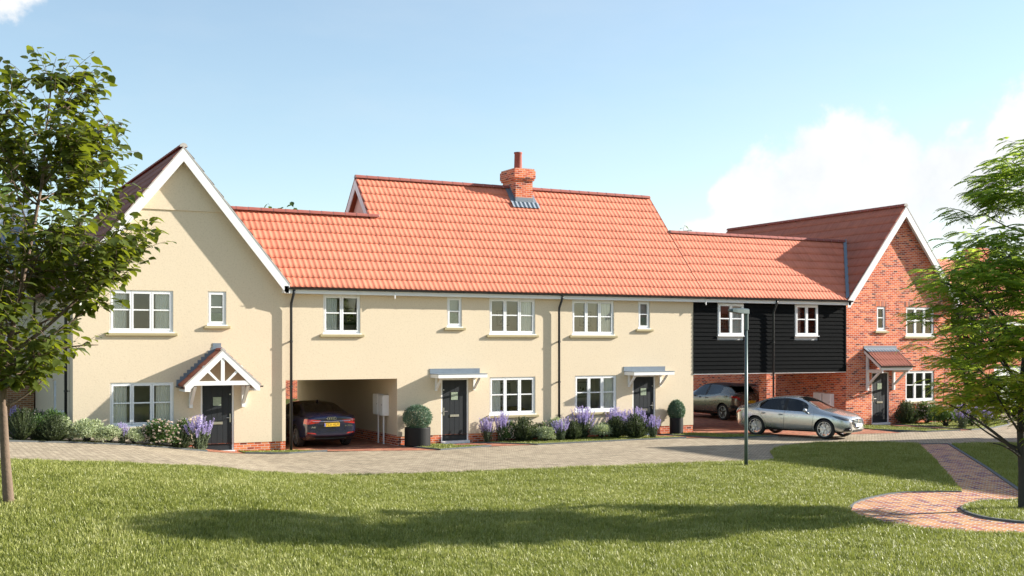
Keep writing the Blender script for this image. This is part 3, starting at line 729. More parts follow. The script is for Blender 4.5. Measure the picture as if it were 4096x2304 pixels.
# ---- middle terrace ---------------------------------------------------------------------
XT0, XT1, XP1 = 10.7855, 26.6275, 14.564
H2 = thing('terraced_house', (18.7, 0, 0), 'cream terrace with a tall red pantile roof, two flat door canopies and a drive-through arch', 'house')
hol2 = [(12.02,13.28,3.585,4.862), (16.38,16.935,3.83,4.862), (17.98,19.785,3.59,4.858), (21.29,23.07,3.585,4.852), (24.13,24.65,3.825,4.852),
        (17.985,19.79,.80,2.13), (21.405,23.18,.81,2.14), (16.16,17.19,-.1,2.11), (23.88,24.90,-.1,2.12), (XT0-.5, XP1, -.3, 2.13)]
mb = MB(); panel(mb, XT0, XT1, .213, 4.863, 0, .3, hol2)
mb.box(XP1, XP1+.3, .3, 10.9, .25, 2.6); mb.box(XP1+.3, XT1-.3, 6.7, 7, -.2, 5.0); mb.box(XT1-.3, XT1, .3, 7, -.2, 5.0)
mb.box(XP1, XP1+.3, 4.53, 7.0, 2.601, 5.0); mb.box(XT0, XP1, .3, 4.3, 2.135, 2.5); mb.box(XT0, XP1, 4.3, 4.53, 2.501, 5.0); mb.box(XT0, XP1, 4.31, 10.9, 2.135, 2.5)  # last box: unseen roof slab over the rear passage, added to darken it
# gable walls of the taller roof, above the low roofs
for x in (XP1+.1, XT1-.1-.2):
    mb.prism([(.05, 5.0), (6.95, 5.0), (YR, ZR-.25)], 'x', x, x+.2)
mb.build('wall', M['cream'], H2)
pl = MB(); panel(pl, XP1+.012, XT1-.012, -.3, .212, .012, .3, [(16.16,17.19,-.1,.3), (23.88,24.90,-.1,.3)])
pl.box(XP1-.012, XP1+.28, .02, 10.9, -.3, .249); pl.build('plinth', M['brick'], H2)
interior(H2, XP1+.18, XT1-.18, 2.0, parts=(17.75, 20.68, 23.5), lo=.02); interior(H2, XT0+.05, XP1-.05, 2.0, floors=False)
low_s = (YL-YE)/SC_; main_s = (YR-YE)/SC_
def clip_low(b):
    z = ZE+b*SS_; return (max(0., XR1+(ZR1-z)/SL1-8.5), 14.45-8.5)
def clip_main(b):
    return (clip_low(b)[0] if b < low_s else 14.40-8.5, 27.02-8.5)
sheets = [front_slope(8.5, 27.02, main_s, 13, clip_main)]
slab = MB()
xv = lambda z: XR1+(ZR1-z)/SL1
slab.add([(xv(ZE), YE+.03, ZE-.01), (14.45, YE+.03, ZE-.01), (14.45, YL, ZL-.03), (xv(ZL), YL, ZL-.03),
          (xv(ZE), YE+.03, ZE-.13), (14.45, YE+.03, ZE-.13), (14.45, YL, ZL-.15), (xv(ZL), YL, ZL-.15)], [(0,1,2,3),(4,5,6,7),(0,1,5,4),(1,2,6,5),(0,3,7,4)])
slab.add([(xv(ZL), YL, ZL-.03), (14.45, YL, ZL-.03), (14.45, 4.55, ZE-.01), (xv(ZE), 4.55, ZE-.01)], [(0,1,2,3)])
slab.prism([(YE+.03, ZE-.01), (YR, ZR-.02), (7.27, ZE-.01), (7.27, ZE-.13), (YR, ZR-.15), (YE+.03, ZE-.13)], 'x', 14.47, 27.0)
rf2 = roof_mesh('roof', sheets, slab, M['tile'], H2)
ridge_tiles('ridge', (14.38, YR, ZR+.045), (27.03, YR, ZR+.045), M['ridge'], rf2); ridge_tiles('ridge', (8.9, YL-.05, ZL+.02), (14.72, YL-.05, ZL+.02), M['ridge'], rf2)
for x, s in ((14.40, -1), (27.02, 1)):
    b = MB(); v = MB()
    for sg in (-1, 1):
        P = lambda y, dz: (y, ZR-PITCH*abs(y-YR)+dz)
        ye = YR+sg*3.77
        b.prism([P(YR, -.04), P(ye, -.04), P(ye, -.30), P(YR, -.40)], 'x', x+s*.0, x+s*.03)
        v.prism([P(YR, .015), P(ye, .015), P(ye, -.038), P(YR, -.038)], 'x', x+s*.002, x+s*.036)
    b.build('bargeboard', M['white'], H2); v.build('verge', M['ridge'], H2)
    g = MB(); g.prism([(.1, 5.0), (6.9, 5.0), (YR, ZR-.30)], 'x', x-s*.20, x-s*.195); g.build('gable_infill', M['pink'], H2)
fa = MB(); fa.box(10.80, 26.625, -.245, -.221, 4.866, 5.02); fa.build('fascia', M['white'], H2)
so = MB(); so.box(10.80, 26.625, -.22, -.001, 4.866, 4.885); so.build('soffit', M['white'], H2)
gutter(H2, 10.74, 26.625, -.305, 5.045)
downpipe(H2, 10.93, 0, -.1, 4.98); downpipe(H2, 20.69, 0, -.1, 4.98)
window(H2, 12.02, 13.28, 3.585, 4.862, 2, 'L'); window(H2, 16.38, 16.935, 3.83, 4.862, 1, blind=.52)
window(H2, 17.98, 19.785, 3.59, 4.858, 3, 'R'); window(H2, 21.29, 23.07, 3.585, 4.852, 3, 'R'); window(H2, 24.13, 24.65, 3.825, 4.852, 1, blind=.58)
window(H2, 17.985, 19.79, .80, 2.13, 3, 'L'); window(H2, 21.405, 23.18, .81, 2.14, 3, 'R')
front_door(H2, 16.16, 17.19, 2.11, 'R'); front_door(H2, 23.88, 24.90, 2.12, 'L')
def canopy(par, x0, x1):
    c = MB(); c.box(x0, x1, -.66, -.001, 2.135, 2.262); p = c.build('canopy', M['white'], par, bevel=.006)
    l = MB(); l.box(x0-.01, x1+.01, -.67, -.0015, 2.263, 2.281); l.box(x0-.02, x1+.03, -.022, -.001, 2.282, 2.445); l.build('canopy_flashing', M['lead'], p)
    for x in (x0+.20, x1-.20):
        k = MB(); k.box(x-.035, x+.035, -.07, -.002, 1.70, 2.134); k.bar((x, -.06, 1.76), (x, -.46, 2.125), .05, .07, (1,0,0)); k.build('canopy_bracket', M['white'], p)
canopy(H2, 15.76, 17.57); canopy(H2, 23.50, 25.29)
def on_roof(px, py):
    d = sight(px, py); t = (ZE+PITCH*(CAM[1]-YE)-CAM[2])/(d[2]-PITCH*d[1]); return [CAM[i]+t*d[i] for i in range(3)]
def chimney(par):
    x0, x1, y0, y1 = 20.56, 21.29, 2.93, 3.98
    zb = ZE+PITCH*(y0-YE)-.3; zt_ = 9.47
    d = MB(); d.box(x0, x1, y0, y1, zb, zt_); d.box(x0-.05, x1+.05, y0-.05, y1+.05, zt_+.0005, zt_+.075); d.box(x0-.085, x1+.085, y0-.085, y1+.085, zt_+.0755, zt_+.375)
    d.box(x0-.05, x1+.05, y0-.05, y1+.05, zt_+.3755, zt_+.45)
    p = d.build('chimney', M['brick'], par)
    k = MB(); cx, cy = (x0+x1)/2+.02, (y0+y1)/2; k.lathe([(.0, .3), (.115, .3), (.17, 0), (.155, .1), (.14, .62), (.16, .65), (.16, .70), (.12, .70), (.11, .4), (.0, .4)][2:], 16, (cx, cy, zt_+.44)); k.build('chimney_pot', M['ridge'], p, smooth=True)
    f = MB(); zf = ZE+PITCH*(y0-YE)
    f.box(x0-.012, x1+.012, y0-.014, y0-.001, zf+.05, zf+.24)
    # apron dressed over the rolls
    n = 40; vs = []
    for i in range(n+1):
        x = x0-.22+(x1-x0+.44)*i/n
        for k_, (b, h) in enumerate(((-.28, .055), (.02, .065))):
            y = y0+b*SC_; z = ZE+PITCH*(y-YE)
            hh = h+.03*(.5+.5*math.cos(2*PI*x/.18)); vs.append((x, y-hh*SS_, z+hh*SC_))
    f.add(vs, [(2*i, 2*i+2, 2*i+3, 2*i+1) for i in range(n)])
    for sx, ex in ((x0, -.20), (x1, .20)):
        q = [(sx+dx, y, ZE+PITCH*(y-YE)+.075) for dx, y in ((0, y0-.02), (ex, y0-.02), (ex*.9, YR-.02), (0, YR-.02))]
        f.add(q, [(0,1,2,3)])
        k = 6
        for i in range(k):
            y = y0+(YR-y0)*i/k; z = ZE+PITCH*(y-YE); f.box(sx+(.001 if ex > 0 else -.012), sx+(.012 if ex > 0 else -.001), y, y+(YR-y0)/k, z+.02, z+.22)
    f.build('chimney_flashing', M['lead'], p)
chimney(H2)
# ---- black boarded link with car port ----------------------------------------------------
XL0, XL1 = 26.628, 34.33
H3 = thing('carport_building', (30.5, 0, 0), 'black weatherboarded building bridging over the open car port between the cream and brick houses', 'building')
hol3 = [(27.78,29.02,3.57,4.84), (31.62,32.81,3.58,4.85)]
mb = MB(); panel(mb, XL0+.002, XL1-.002, 2.16, 4.86, .03, .3, hol3)
mb.box(XL0+.002, XL1-.002, .3, 4.3, 2.16, 2.5); mb.box(XL0+.002, XL1-.002, 4.1, 4.3, 2.501, 5.0)
mb.build('wall', M['soffit'], H3)
bd = MB(); nb = 17; zb0, zb1 = 2.15, 4.855; gh = (zb1-zb0)/nb
for i in range(nb):
    a, b = zb0+i*gh, zb0+(i+1)*gh+.012
    segs = [(XL0+.004, 34.25)]
    for h in hol3:
        if b > h[2]-.02 and a < h[3]: segs = [t for s in segs for t in ((s[0], min(s[1], h[0]-.03)), (max(s[0], h[1]+.03), s[1])) if t[1]-t[0] > .01]
    for s in segs: bd.prism([(-.034, a), (-.012, a), (.029, a+.001), (.029, b), (-.006, b)], 'x', s[0], s[1])
    bd.m = bd.m
bd.box(34.251, 34.325, -.045, .029, zb0, zb1)
bd.build('weatherboarding', M['board'], H3)
bt = MB(); bt.box(XL0+.004, 34.325, -.02, .30, 2.118, 2.149); bt.build('base_trim', M['white'], H3)
pr = MB(); pr.box(30.18, 30.63, .0, .45, -.3, 2.117); pr.build('pier', M['brick'], H3)
interior(H3, XL0, XL1, 2.0, floors=False, parts=(30.4,))
window(H3, 27.78, 29.02, 3.57, 4.84, 2, 'R', sill=False, y=-.03); window(H3, 31.62, 32.81, 3.58, 4.85, 2, 'L', sill=False, y=-.03)
XR4, ZR4, SL4 = 37.45, 9.08, 1.23
def clip_link(b):
    z = ZE+b*SS_; return (0., XR4-(ZR4-z)/SL4-27.02+.02)
sheets = [front_slope(27.02, 36.6, low_s, 8, clip_link)]
slab = MB(); xw = lambda z: XR4-(ZR4-z)/SL4
slab.add([(26.70, YE+.03, ZE-.01), (xw(ZE), YE+.03, ZE-.01), (xw(ZL), YL, ZL-.03), (26.70, YL, ZL-.03),
          (26.70, YE+.03, ZE-.13), (xw(ZE), YE+.03, ZE-.13), (xw(ZL), YL, ZL-.15), (26.70, YL, ZL-.15)], [(0,1,2,3),(4,5,6,7),(0,1,5,4),(0,3,7,4)])
slab.add([(26.70, YL, ZL-.03), (xw(ZL), YL, ZL-.03), (xw(ZE), 4.55, ZE-.01), (26.70, 4.55, ZE-.01)], [(0,1,2,3)])
rf3 = roof_mesh('roof', sheets, slab, M['tile'], H3)
ridge_tiles('ridge', (27.06, YL, ZL+.035), (xw(ZL)-.02, YL, ZL+.035), M['ridge'], rf3)
vl = MB(); a0 = Vector((xw(ZE), YE, ZE+.05)); a1 = Vector((xw(ZL), YL, ZL+.05)); d_ = Vector((.09, 0, .10)); vl.add([a0-Vector((.09,0,-.03)), a0+d_, a1+d_, a1-Vector((.09,0,-.03))], [(0,1,2,3)]); vl.build('valley_flashing', M['lead'], rf3)
fa = MB(); fa.box(26.626, 34.36, -.245, -.221, 4.866, 5.02); fa.build('fascia', M['white'], H3)
so = MB(); so.box(26.626, 34.36, -.22, -.046, 4.866, 4.885); so.build('soffit', M['white'], H3)
gutter(H3, 26.626, 34.42, -.305, 5.045); downpipe(H3, 30.42, -.02, -.1, 4.98)
# ---- right brick house ---------------------------------------------------------------------
XB0, XB1 = 34.335, 40.42
H4 = thing('brick_house', (37.4, 0, 0), 'red brick gabled house with white bargeboards and a lean-to tiled door canopy', 'house')
hol4 = [(36.045,36.56,3.82,4.85), (37.725,39.40,3.60,4.855), (37.69,39.41,.83,2.145), (35.775,36.755,-.1,2.115)]
mb = MB(); panel(mb, XB0, XB1, -.3, 4.95, 0, .3, hol4)
z4 = lambda x: ZR4-SL4*abs(x-XR4)-.20
mb.prism([(XB0, 4.95), (XB1, 4.95), (XB1, z4(XB1)), (XR4, ZR4-.2), (XB0, z4(XB0))], 'y', 0, .3)
mb.box(XB0, XB0+.3, .3, 12, -.3, 5.0); mb.box(XB1-.3, XB1, .3, 12, -.3, 5.0); mb.box(XB0+.3, XB1-.3, 11.7, 12, -.3, 5.0)
mb.build('wall', M['brick'], H4)
interior(H4, XB0+.18, XB1-.18, 2.0, lo=.02, parts=(37.1,))
gable_house_roof(H4, XR4, ZR4, SL4, 34.17, 40.75, -.27, 11.6, M['tile_half_shaded'], 11)
for a, b, c, d in ((34.20, 34.335, 4.86, 5.06), (40.43, 40.68, 4.80, 5.02)): bx = MB(); bx.box(a, b, -.30, -.0005, c, d); bx.build('eaves_box', M['white'], H4)
for a, b, z in ((35.99, 36.62, 4.852), (37.64, 39.48, 4.857)):
    k = MB(); n = round((b-a)/.075)
    for i in range(n):
        t = (i+.5)/n-.5; x = a+(b-a)*i/n
        k.box(x+.004, x+(b-a)/n-.006, -.006, .004, z+.005, z+.215)
    k.build('brick_arch', M['soldier'], H4)
window(H4, 36.045, 36.56, 3.82, 4.85, 1); window(H4, 37.725, 39.40, 3.60, 4.855, 3, 'LR'); window(H4, 37.69, 39.41, .83, 2.145, 3, 'R')
front_door(H4, 35.775, 36.755, 2.115, 'R')
def lean_porch(par):
    x0, x1, y0, zt_, ze = 35.36, 37.14, -.92, 3.06, 2.37
    sl = (zt_-ze)/(-y0); ang = math.atan(sl); c, s = math.cos(ang), math.sin(ang); ln = -y0/c
    sh = [pantiles((x0, y0, ze), (1,0,0), (0,c,s), (0,-s,c), x1-x0, ln, 3, w=.17, amp=.034, lift=.022)]
    slab = MB(); slab.prism([(y0+.02, ze-.01), (-.002, zt_-.01), (-.002, zt_-.06), (y0+.02, ze-.06)], 'x', x0+.01, x1-.01)
    p = MB()
    for x in (x0, x1-.04):
        p.prism([(y0-.01, ze-.012+.0), (-.003, zt_-.012), (-.003, zt_-.16), (y0-.01, ze-.15)], 'x', x-.02, x+.02)
    p.box(x0+.021, x1-.061, y0-.008, y0+.02, ze-.16, ze-.02); p.box(x0+.021, x1-.061, y0+.021, -.004, ze-.161, ze-.145)
    o = p.build('porch', M['white'], par)
    roof_mesh('porch_roof', sh, slab, M['tile_half_shaded'], o)
    v = MB(); 
    for x in (x0-.04, x1-.02): v.prism([(y0-.02, ze+.035), (-.004, zt_+.035), (-.004, zt_-.011), (y0-.02, ze-.011)], 'x', x, x+.018)
    v.build('porch_verge', M['black'], o)
    f = MB(); n = 60; vs = []
    for i in range(n+1):
        x = x0-.04+(x1-x0+.06)*i/n; h = .05+.03*(.5+.5*math.cos(2*PI*(x-x0)/.17))
        b = ln-.24; vs += [(x, y0+b*c-h*s, ze+b*s+h*c), (x, -.012, zt_+.055)]
    f.add(vs, [(2*i, 2*i+2, 2*i+3, 2*i+1) for i in range(n)]); f.box(x0-.04, x1+.03, -.013, -.001, zt_+.02, zt_+.14); f.build('porch_flashing', M['lead'], o)
    g = MB(); sec = [(y0-.055+.05*math.cos(PI*j/8), ze-.0-.05*math.sin(PI*j/8)) for j in range(9)]; g.prism(sec, 'x', x0-.03, x1+.08); g.build('porch_gutter', M['black'], o)
    for x in (x0+.13, x1-.17):
        k = MB(); k.box(x-.045, x+.045, -.095, -.002, 1.36, 2.9); k.box(x-.04, x+.04, y0+.03, -.096, ze-.27, ze-.165); k.bar((x, -.09, 1.60), (x, y0+.22, ze-.26), .075, .08, (1,0,0)); k.build('porch_bracket', M['white'], o)
lean_porch(H4)
# ---- houses beyond --------------------------------------------------------------------------
def wpt(px, py, Y):
    d = sight(px, py); t = (Y-CAM[1])/d[1]; return CAM[0]+t*d[0], CAM[2]+t*d[2]
def simple_house(name, label, x0, x1, y0, y1, ze, zr, mats, roofm, wins=(), along='x', split=None, chim=None, clad='tile', z0=-.3, door=None):
    h = thing(name, ((x0+x1)/2, y0, 0), label, 'house')
    holes = [(a, b, c, d) for a, b, c, d, k in wins]+([door] if door else [])
    w = MB()
    lo = split if split else z0
    panel(w, x0, x1, lo, ze, y0, y0+.3, holes); w.box(x0, x0+.3, y0+.3, y1, lo, ze); w.box(x1-.3, x1, y0+.3, y1, lo, ze); w.box(x0+.3, x1-.3, y1-.3, y1, lo, ze)
    ym = (y0+y1)/2; xm = (x0+x1)/2; ov = .3
    if along == 'x':
        for x in (x0, x1-.3): w.prism([(y0, ze), (y1, ze), (ym, zr-.2)], 'x', x, x+.3)
    else: 
        for y in (y0, y1-.3): w.prism([(x0, ze), (x1, ze), (xm, zr-.2)], 'y', y, y+.3)
    w.build('wall', mats[0], h)
    if split:
        w = MB(); w.box(x0-.02, x1+.02, y0-.02, y1+.02, z0, split-.001); w.build('lower_wall', mats[1], h)
    slab = MB(); sl = (zr-ze)/((y1-y0)/2 if along == 'x' else (x1-x0)/2); sh = []
    if along == 'x':
        zz = ze-sl*ov; yy = y0-ov; ln = math.hypot(ym-yy, zr-zz); c, s = (ym-yy)/ln, (zr-zz)/ln
        sh.append(pantiles((x0-.25, yy, zz), (1,0,0), (0,c,s), (0,-s,c), x1-x0+.5, ln, 11, w=.2, seg=4))
        slab.prism([(yy+.02, zz-.01), (ym, zr-.01), (y1+ov, zz-.01), (y1+ov, zz-.12), (ym, zr-.14), (yy+.02, zz-.12)], 'x', x0-.24, x1+.24)
    else:
        zz = ze-sl*ov; ln = math.hypot((x1-x0)/2+ov, zr-zz); c, s = ((x1-x0)/2+ov)/ln, (zr-zz)/ln
        for sg in (-1, 1): sh.append(pantiles((x0-ov if sg < 0 else x1+ov, y0-.25, zz), (0,1,0), (-sg*c,0,s), (sg*s,0,c), y1-y0+.5, ln, 11, w=.2, seg=4))
        slab.prism([(x0-ov+.02, zz-.01), (xm, zr-.01), (x1+ov-.02, zz-.01), (x1+ov-.02, zz-.12), (xm, zr-.14), (x0-ov+.02, zz-.12)], 'y', y0-.24, y1+.24)
    rf = roof_mesh('roof', sh, slab, roofm, h)
    b = MB()
    if along == 'y':
        for sg in (-1, 1): b.prism([(xm, zr-.03), (xm+sg*((x1-x0)/2+ov), zz-.03), (xm+sg*((x1-x0)/2+ov), zz-.2), (xm, zr-.32)], 'y', y0-.29, y0-.26)
        b.build('bargeboard', M['white'], h)
    else:
        b.box(x0-.25, x1+.25, y0-ov-.02, y0-ov+.01, zz-.24, zz-.05); b.build('fascia', M['white'], h)
    for a, b_, c_, d_, k in wins:
        window(h, a, b_, c_, d_, k, '', sill=True, xf=Matrix.Translation((0, y0, 0)))
    if chim:
        k = MB(); cx, cy = chim; k.box(cx-.4, cx+.4, cy-.55, cy+.55, zr-1.0, zr+.42); k.box(cx-.47, cx+.47, cy-.62, cy+.62, zr+.4205, zr+.66); k.box(cx-.42, cx+.42, cy-.57, cy+.57, zr+.6605, zr+.74); k.build('chimney', M['brick'], rf)
    if door:
        k = MB(); k.box(door[0], door[1], y0+.1, y0+.15, door[2], door[3]); k.build('garage_door', M['meter'], h)
    return h
simple_house('neighbouring_house', 'pale yellow brick house with a brown brick ground floor, behind the left tree', -9.0, 4.38, 10.45, 18.5, 6.2, 9.0, (M['yellow_brick'], M['brown_brick']), M['lead'], [(2.6, 3.8, 3.4, 4.6, 2)], 'x', 2.06)
simple_house('distant_house', 'red brick house seen through the drive-through arch', 14.0, 34.0, 36.0, 43.0, 5.0, 8.0, (M['brick'],), M['tile'], [(20.1, 21.62, 1.45, 2.9, 2)], 'x')
simple_house('distant_house', 'red brick house with a chimney, half hidden behind the right tree', 46.5, 66.0, 10.0, 17.0, 4.9, 8.34, (M['brick'],), M['tile'], [(50.0, 51.6, 3.3, 4.5, 3)], 'x', chim=(57.9, 13.5), door=(55.2, 57.8, -.3, 2.05))
simple_house('detached_house', 'brick house beside the lawn outside the right edge of the view', 38.6, 45.6, -24.2, -9.8, 5.2, 8.6, (M['brick'],), M['tile'], [(40, 41.6, 3.4, 4.6, 3), (40, 41.6, .9, 2.1, 3)], 'y')
# ---- pictures on the room walls, meter boxes, lamp post ---------------------------------------
def picture(px0, py0, px1, py1, Y, label):
    x0, z1 = wpt(px0, py0, Y); x1, z0 = wpt(px1, py1, Y)
    t = thing('framed_picture', ((x0+x1)/2, Y, z0), label, 'picture', 'framed pictures seen through the windows')
    f = MB(); f.box(x0, x1, Y-.03, Y-.004, z0, z0+.025); f.box(x0, x1, Y-.03, Y-.004, z1-.025, z1); f.box(x0, x0+.025, Y-.03, Y-.004, z0+.025, z1-.025); f.box(x1-.025, x1, Y-.03, Y-.004, z0+.025, z1-.025)
    f.build('frame', M['black'], t)
    p = MB(); p.box(x0+.025, x1-.025, Y-.018, Y-.004, z0+.025, z1-.025); p.build('print', M['art'], t)
    g = MB(); w = x1-x0; cx, cz = (x0+x1)/2, (z0+z1)/2
    for dx, dz, s in ((.12, .05, .16), (-.16, .12, .12), (.22, -.22, .10), (-.1, -.2, .14)):
        a, b, r = cx+dx*w, cz+dz*(z1-z0), s*w
        g.prism([(a-r, b-r*.8), (a+r, b-r*.8), (a, b+r)], 'y', Y-.0205, Y-.0185)
    g.build('motif', M['black'], t)
z3 = lambda x, y: (1000+x/1.932, 1100+y/1.932)
z4_ = lambda x, y: (1900+x/1.932, 1100+y/1.932)
z5 = lambda x, y: (2650+x/2.07, 1100+y/2.07)
picture(*z3(725, 255), *z3(820, 382), 1.985, 'black framed picture in the upper window over the drive-through arch')
picture(*z4_(165, 275), *z4_(262, 392), 1.985, 'framed print in the triple upper window left of the middle downpipe')
picture(*z4_(805, 283), *z4_(895, 398), 1.985, 'framed print in the triple upper window right of the middle downpipe')
picture(*z4_(175, 837), *z4_(270, 960), 1.985, 'framed picture in the ground-floor window above the yellow sofa')
picture(*z4_(790, 825), *z4_(860, 945), 1.985, 'framed print in the ground-floor window behind the lavender bed')
picture(*z5(466, 322), *z5(530, 438), 1.985, 'framed print in the left window of the black boarded wall')
sf = thing('sofa', (18.9, 1.3, .02), 'mustard yellow sofa behind the ground-floor window of the middle house', 'sofa')
k = MB(); k.box(17.95, 20.2, .9, 1.62, .1, .5); k.build('base', M['sofa'], sf, bevel=.05); k = MB(); k.box(17.95, 20.2, 1.63, 1.93, .5, 1.0); k.build('backrest', M['sofa'], sf, bevel=.08)
for x in (18.0, 18.75, 19.5):
    k = MB(); k.box(x, x+.66, 1.38, 1.62, .51, .97); k.build('cushion', M['sofa'], sf, bevel=.07)
def meter_box(x0, x1, z0, z1, y0, y1, label, legs=None, face='y', group=None):
    t = thing('meter_box', ((x0+x1)/2, (y0+y1)/2, z0), label, 'meter box', group)
    b = MB(); b.box(x0, x1, y0, y1, z0, z1); c = b.build('casing', M['meter'], t, bevel=.012)
    d = MB()
    if face == 'y': d.box(x0+.02, x1-.02, y0-.014, y0-.001, z0+.02, z1-.03)
    else: d.box(x0-.014, x0-.001, y0+.02, y1-.02, z0+.02, z1-.03)
    d.build('door', M['meter'], t, bevel=.005)
    k = MB()
    if face == 'y': k.box(x0+.05, x0+.07, y0-.02, y0-.0145, (z0+z1)/2, (z0+z1)/2+.04)
    else: k.box(x0-.02, x0-.0145, y0+.05, y0+.07, (z0+z1)/2, (z0+z1)/2+.04)
    k.build('latch', M['black'], t)
    if legs:
        l = MB(); l.box(*legs, -.1, z0-.001); l.build('post', M['meter'], t)
meter_box(14.335, 14.56, .86, 1.56, .70, 1.10, 'white meter box on a thin post, nearer the mouth of the drive-through arch', (14.42, 14.46, .88, .92), 'x', 'meter boxes in the arch')
meter_box(14.335, 14.56, .88, 1.58, 1.16, 1.62, 'white meter box on a thin post, deeper inside the drive-through arch', (14.42, 14.46, 1.37, 1.41), 'x', 'meter boxes in the arch')
meter_box(34.12, 34.33, .48, 1.22, .66, 1.14, 'white meter box on the car port brick wall, nearer the road', None, 'x', 'meter boxes in the car port')
meter_box(34.12, 34.33, .50, 1.24, 1.24, 1.70, 'white meter box on the car port brick wall, farther from the road', None, 'x', 'meter boxes in the car port')
meter_box(4.27, 4.45, .55, 1.25, 1.25, 1.95, 'small white meter box on the shaded side wall of the cream gabled house', None, 'x')
def lamp_post():
    X, Y, z, t = spot(1877*DD, 1173*DD); h = 4.28
    p = thing('lamp_post', (X, Y, z), 'grey-green steel lamp post with a flat arm lantern, standing in the lawn edge', 'lamp post')
    c = MB(); c.tube([(X, Y, z-.1), (X, Y, z+.9), (X, Y, z+h-.5)], [.052, .050, .042], 16); c.build('pole', M['galv'], p, smooth=True)
    c = MB(); c.tube([(X, Y, z+h-.52), (X, Y, z+h-.02)], [.065, .065], 16); c.build('collar', M['galv'], p, smooth=False)
    c = MB(); d = Vector((-1, -.12, 0)).normalized(); s = Vector((d.y, -d.x, 0)); o = Vector((X, Y, z+h))-d*.07
    sec = []
    for a, w, h0, h1 in ((0, .05, -.05, .03), (.03, .085, -.075, .06), (.25, .10, -.07, .07), (.5, .10, -.05, .065), (.66, .085, -.03, .055), (.72, .05, -.01, .04)):
        sec.append([o+d*a+s*w*u+Vector((0, 0, v)) for u, v in ((-1, h0), (1, h0), (1, h1*.6), (.6, h1), (-.6, h1), (-1, h1*.6))])
    c.add([v for r in sec for v in r], [(6*i+j, 6*i+(j+1) % 6, 6*i+6+(j+1) % 6, 6*i+6+j) for i in range(5) for j in range(6)]+[tuple(range(6)), tuple(range(30, 36))]); hd = c.build('lantern', M['galv'], p, smooth=False)
    c = MB(); c.add([o+d*a+s*w+Vector((0, 0, zz)) for a, w, zz in ((.28, -.08, -.0725), (.28, .08, -.0725), (.62, .07, -.042), (.62, -.07, -.042))], [(0,1,2,3)]); c.build('lens', M['frost'], hd)
lamp_post()
# ================================================================== CARS (x forward, y left, z up, origin on the ground between the axles)
def rubbermats():
    M['tyre'] = paint('tyre_rubber', (.018,.018,.019), .8, .2, 20., .002, 60)
    M['alloy'] = paint('alloy_rim', (.62,.64,.68), .28, .05, 10., 0, 40, .9)
    M['blackalloy'] = paint('black_rim', (.012,.012,.013), .3, .1)
    M['carglass'] = glassmat('car_glass', (.22,.25,.26), 1.15)
    M['trim'] = paint('black_plastic_trim', (.014,.014,.015), .55, .1, 10., .001, 200)
    M['chrome'] = paint('chrome', (.8,.8,.82), .12, .02, 5., 0, 40, 1.)
    M['lampred'] = paint('red_lamp_glass', (.42,.012,.012), .12, .15, 20., 0, 40, 0, .6, 1.)
    M['lampclear'] = paint('clear_lamp_glass', (.13,.145,.16), .08, .3, 14., 0, 40, .4, .6, 1.)
    M['seat'] = paint('car_seat', (.035,.034,.034), .8, .1)
    M['yplate'] = paint('yellow_plate', (.80,.50,.02), .5, .03)
    M['wplate'] = paint('white_plate', (.82,.82,.78), .5, .03)
    M['euro'] = paint('plate_blue', (.03,.09,.42), .5, .03)
    M['ink'] = paint('plate_ink', (.01,.01,.01), .6, .03)
rubbermats()
def text_polys(s, size):
    cu = bpy.data.curves.new('lettering', 'FONT'); cu.body = s; cu.size = size; cu.align_x = 'CENTER'; cu.align_y = 'CENTER'; cu.resolution_u = 2
    o = bpy.data.objects.new('lettering', cu); COL.objects.link(o)
    dg = bpy.context.evaluated_depsgraph_get(); me = bpy.data.meshes.new_from_object(o.evaluated_get(dg))
    vs = [(v.co.x, v.co.y) for v in me.vertices]; fs = [tuple(p.vertices) for p in me.polygons]
    bpy.data.objects.remove(o); bpy.data.curves.remove(cu); bpy.data.meshes.remove(me)
    return vs, fs
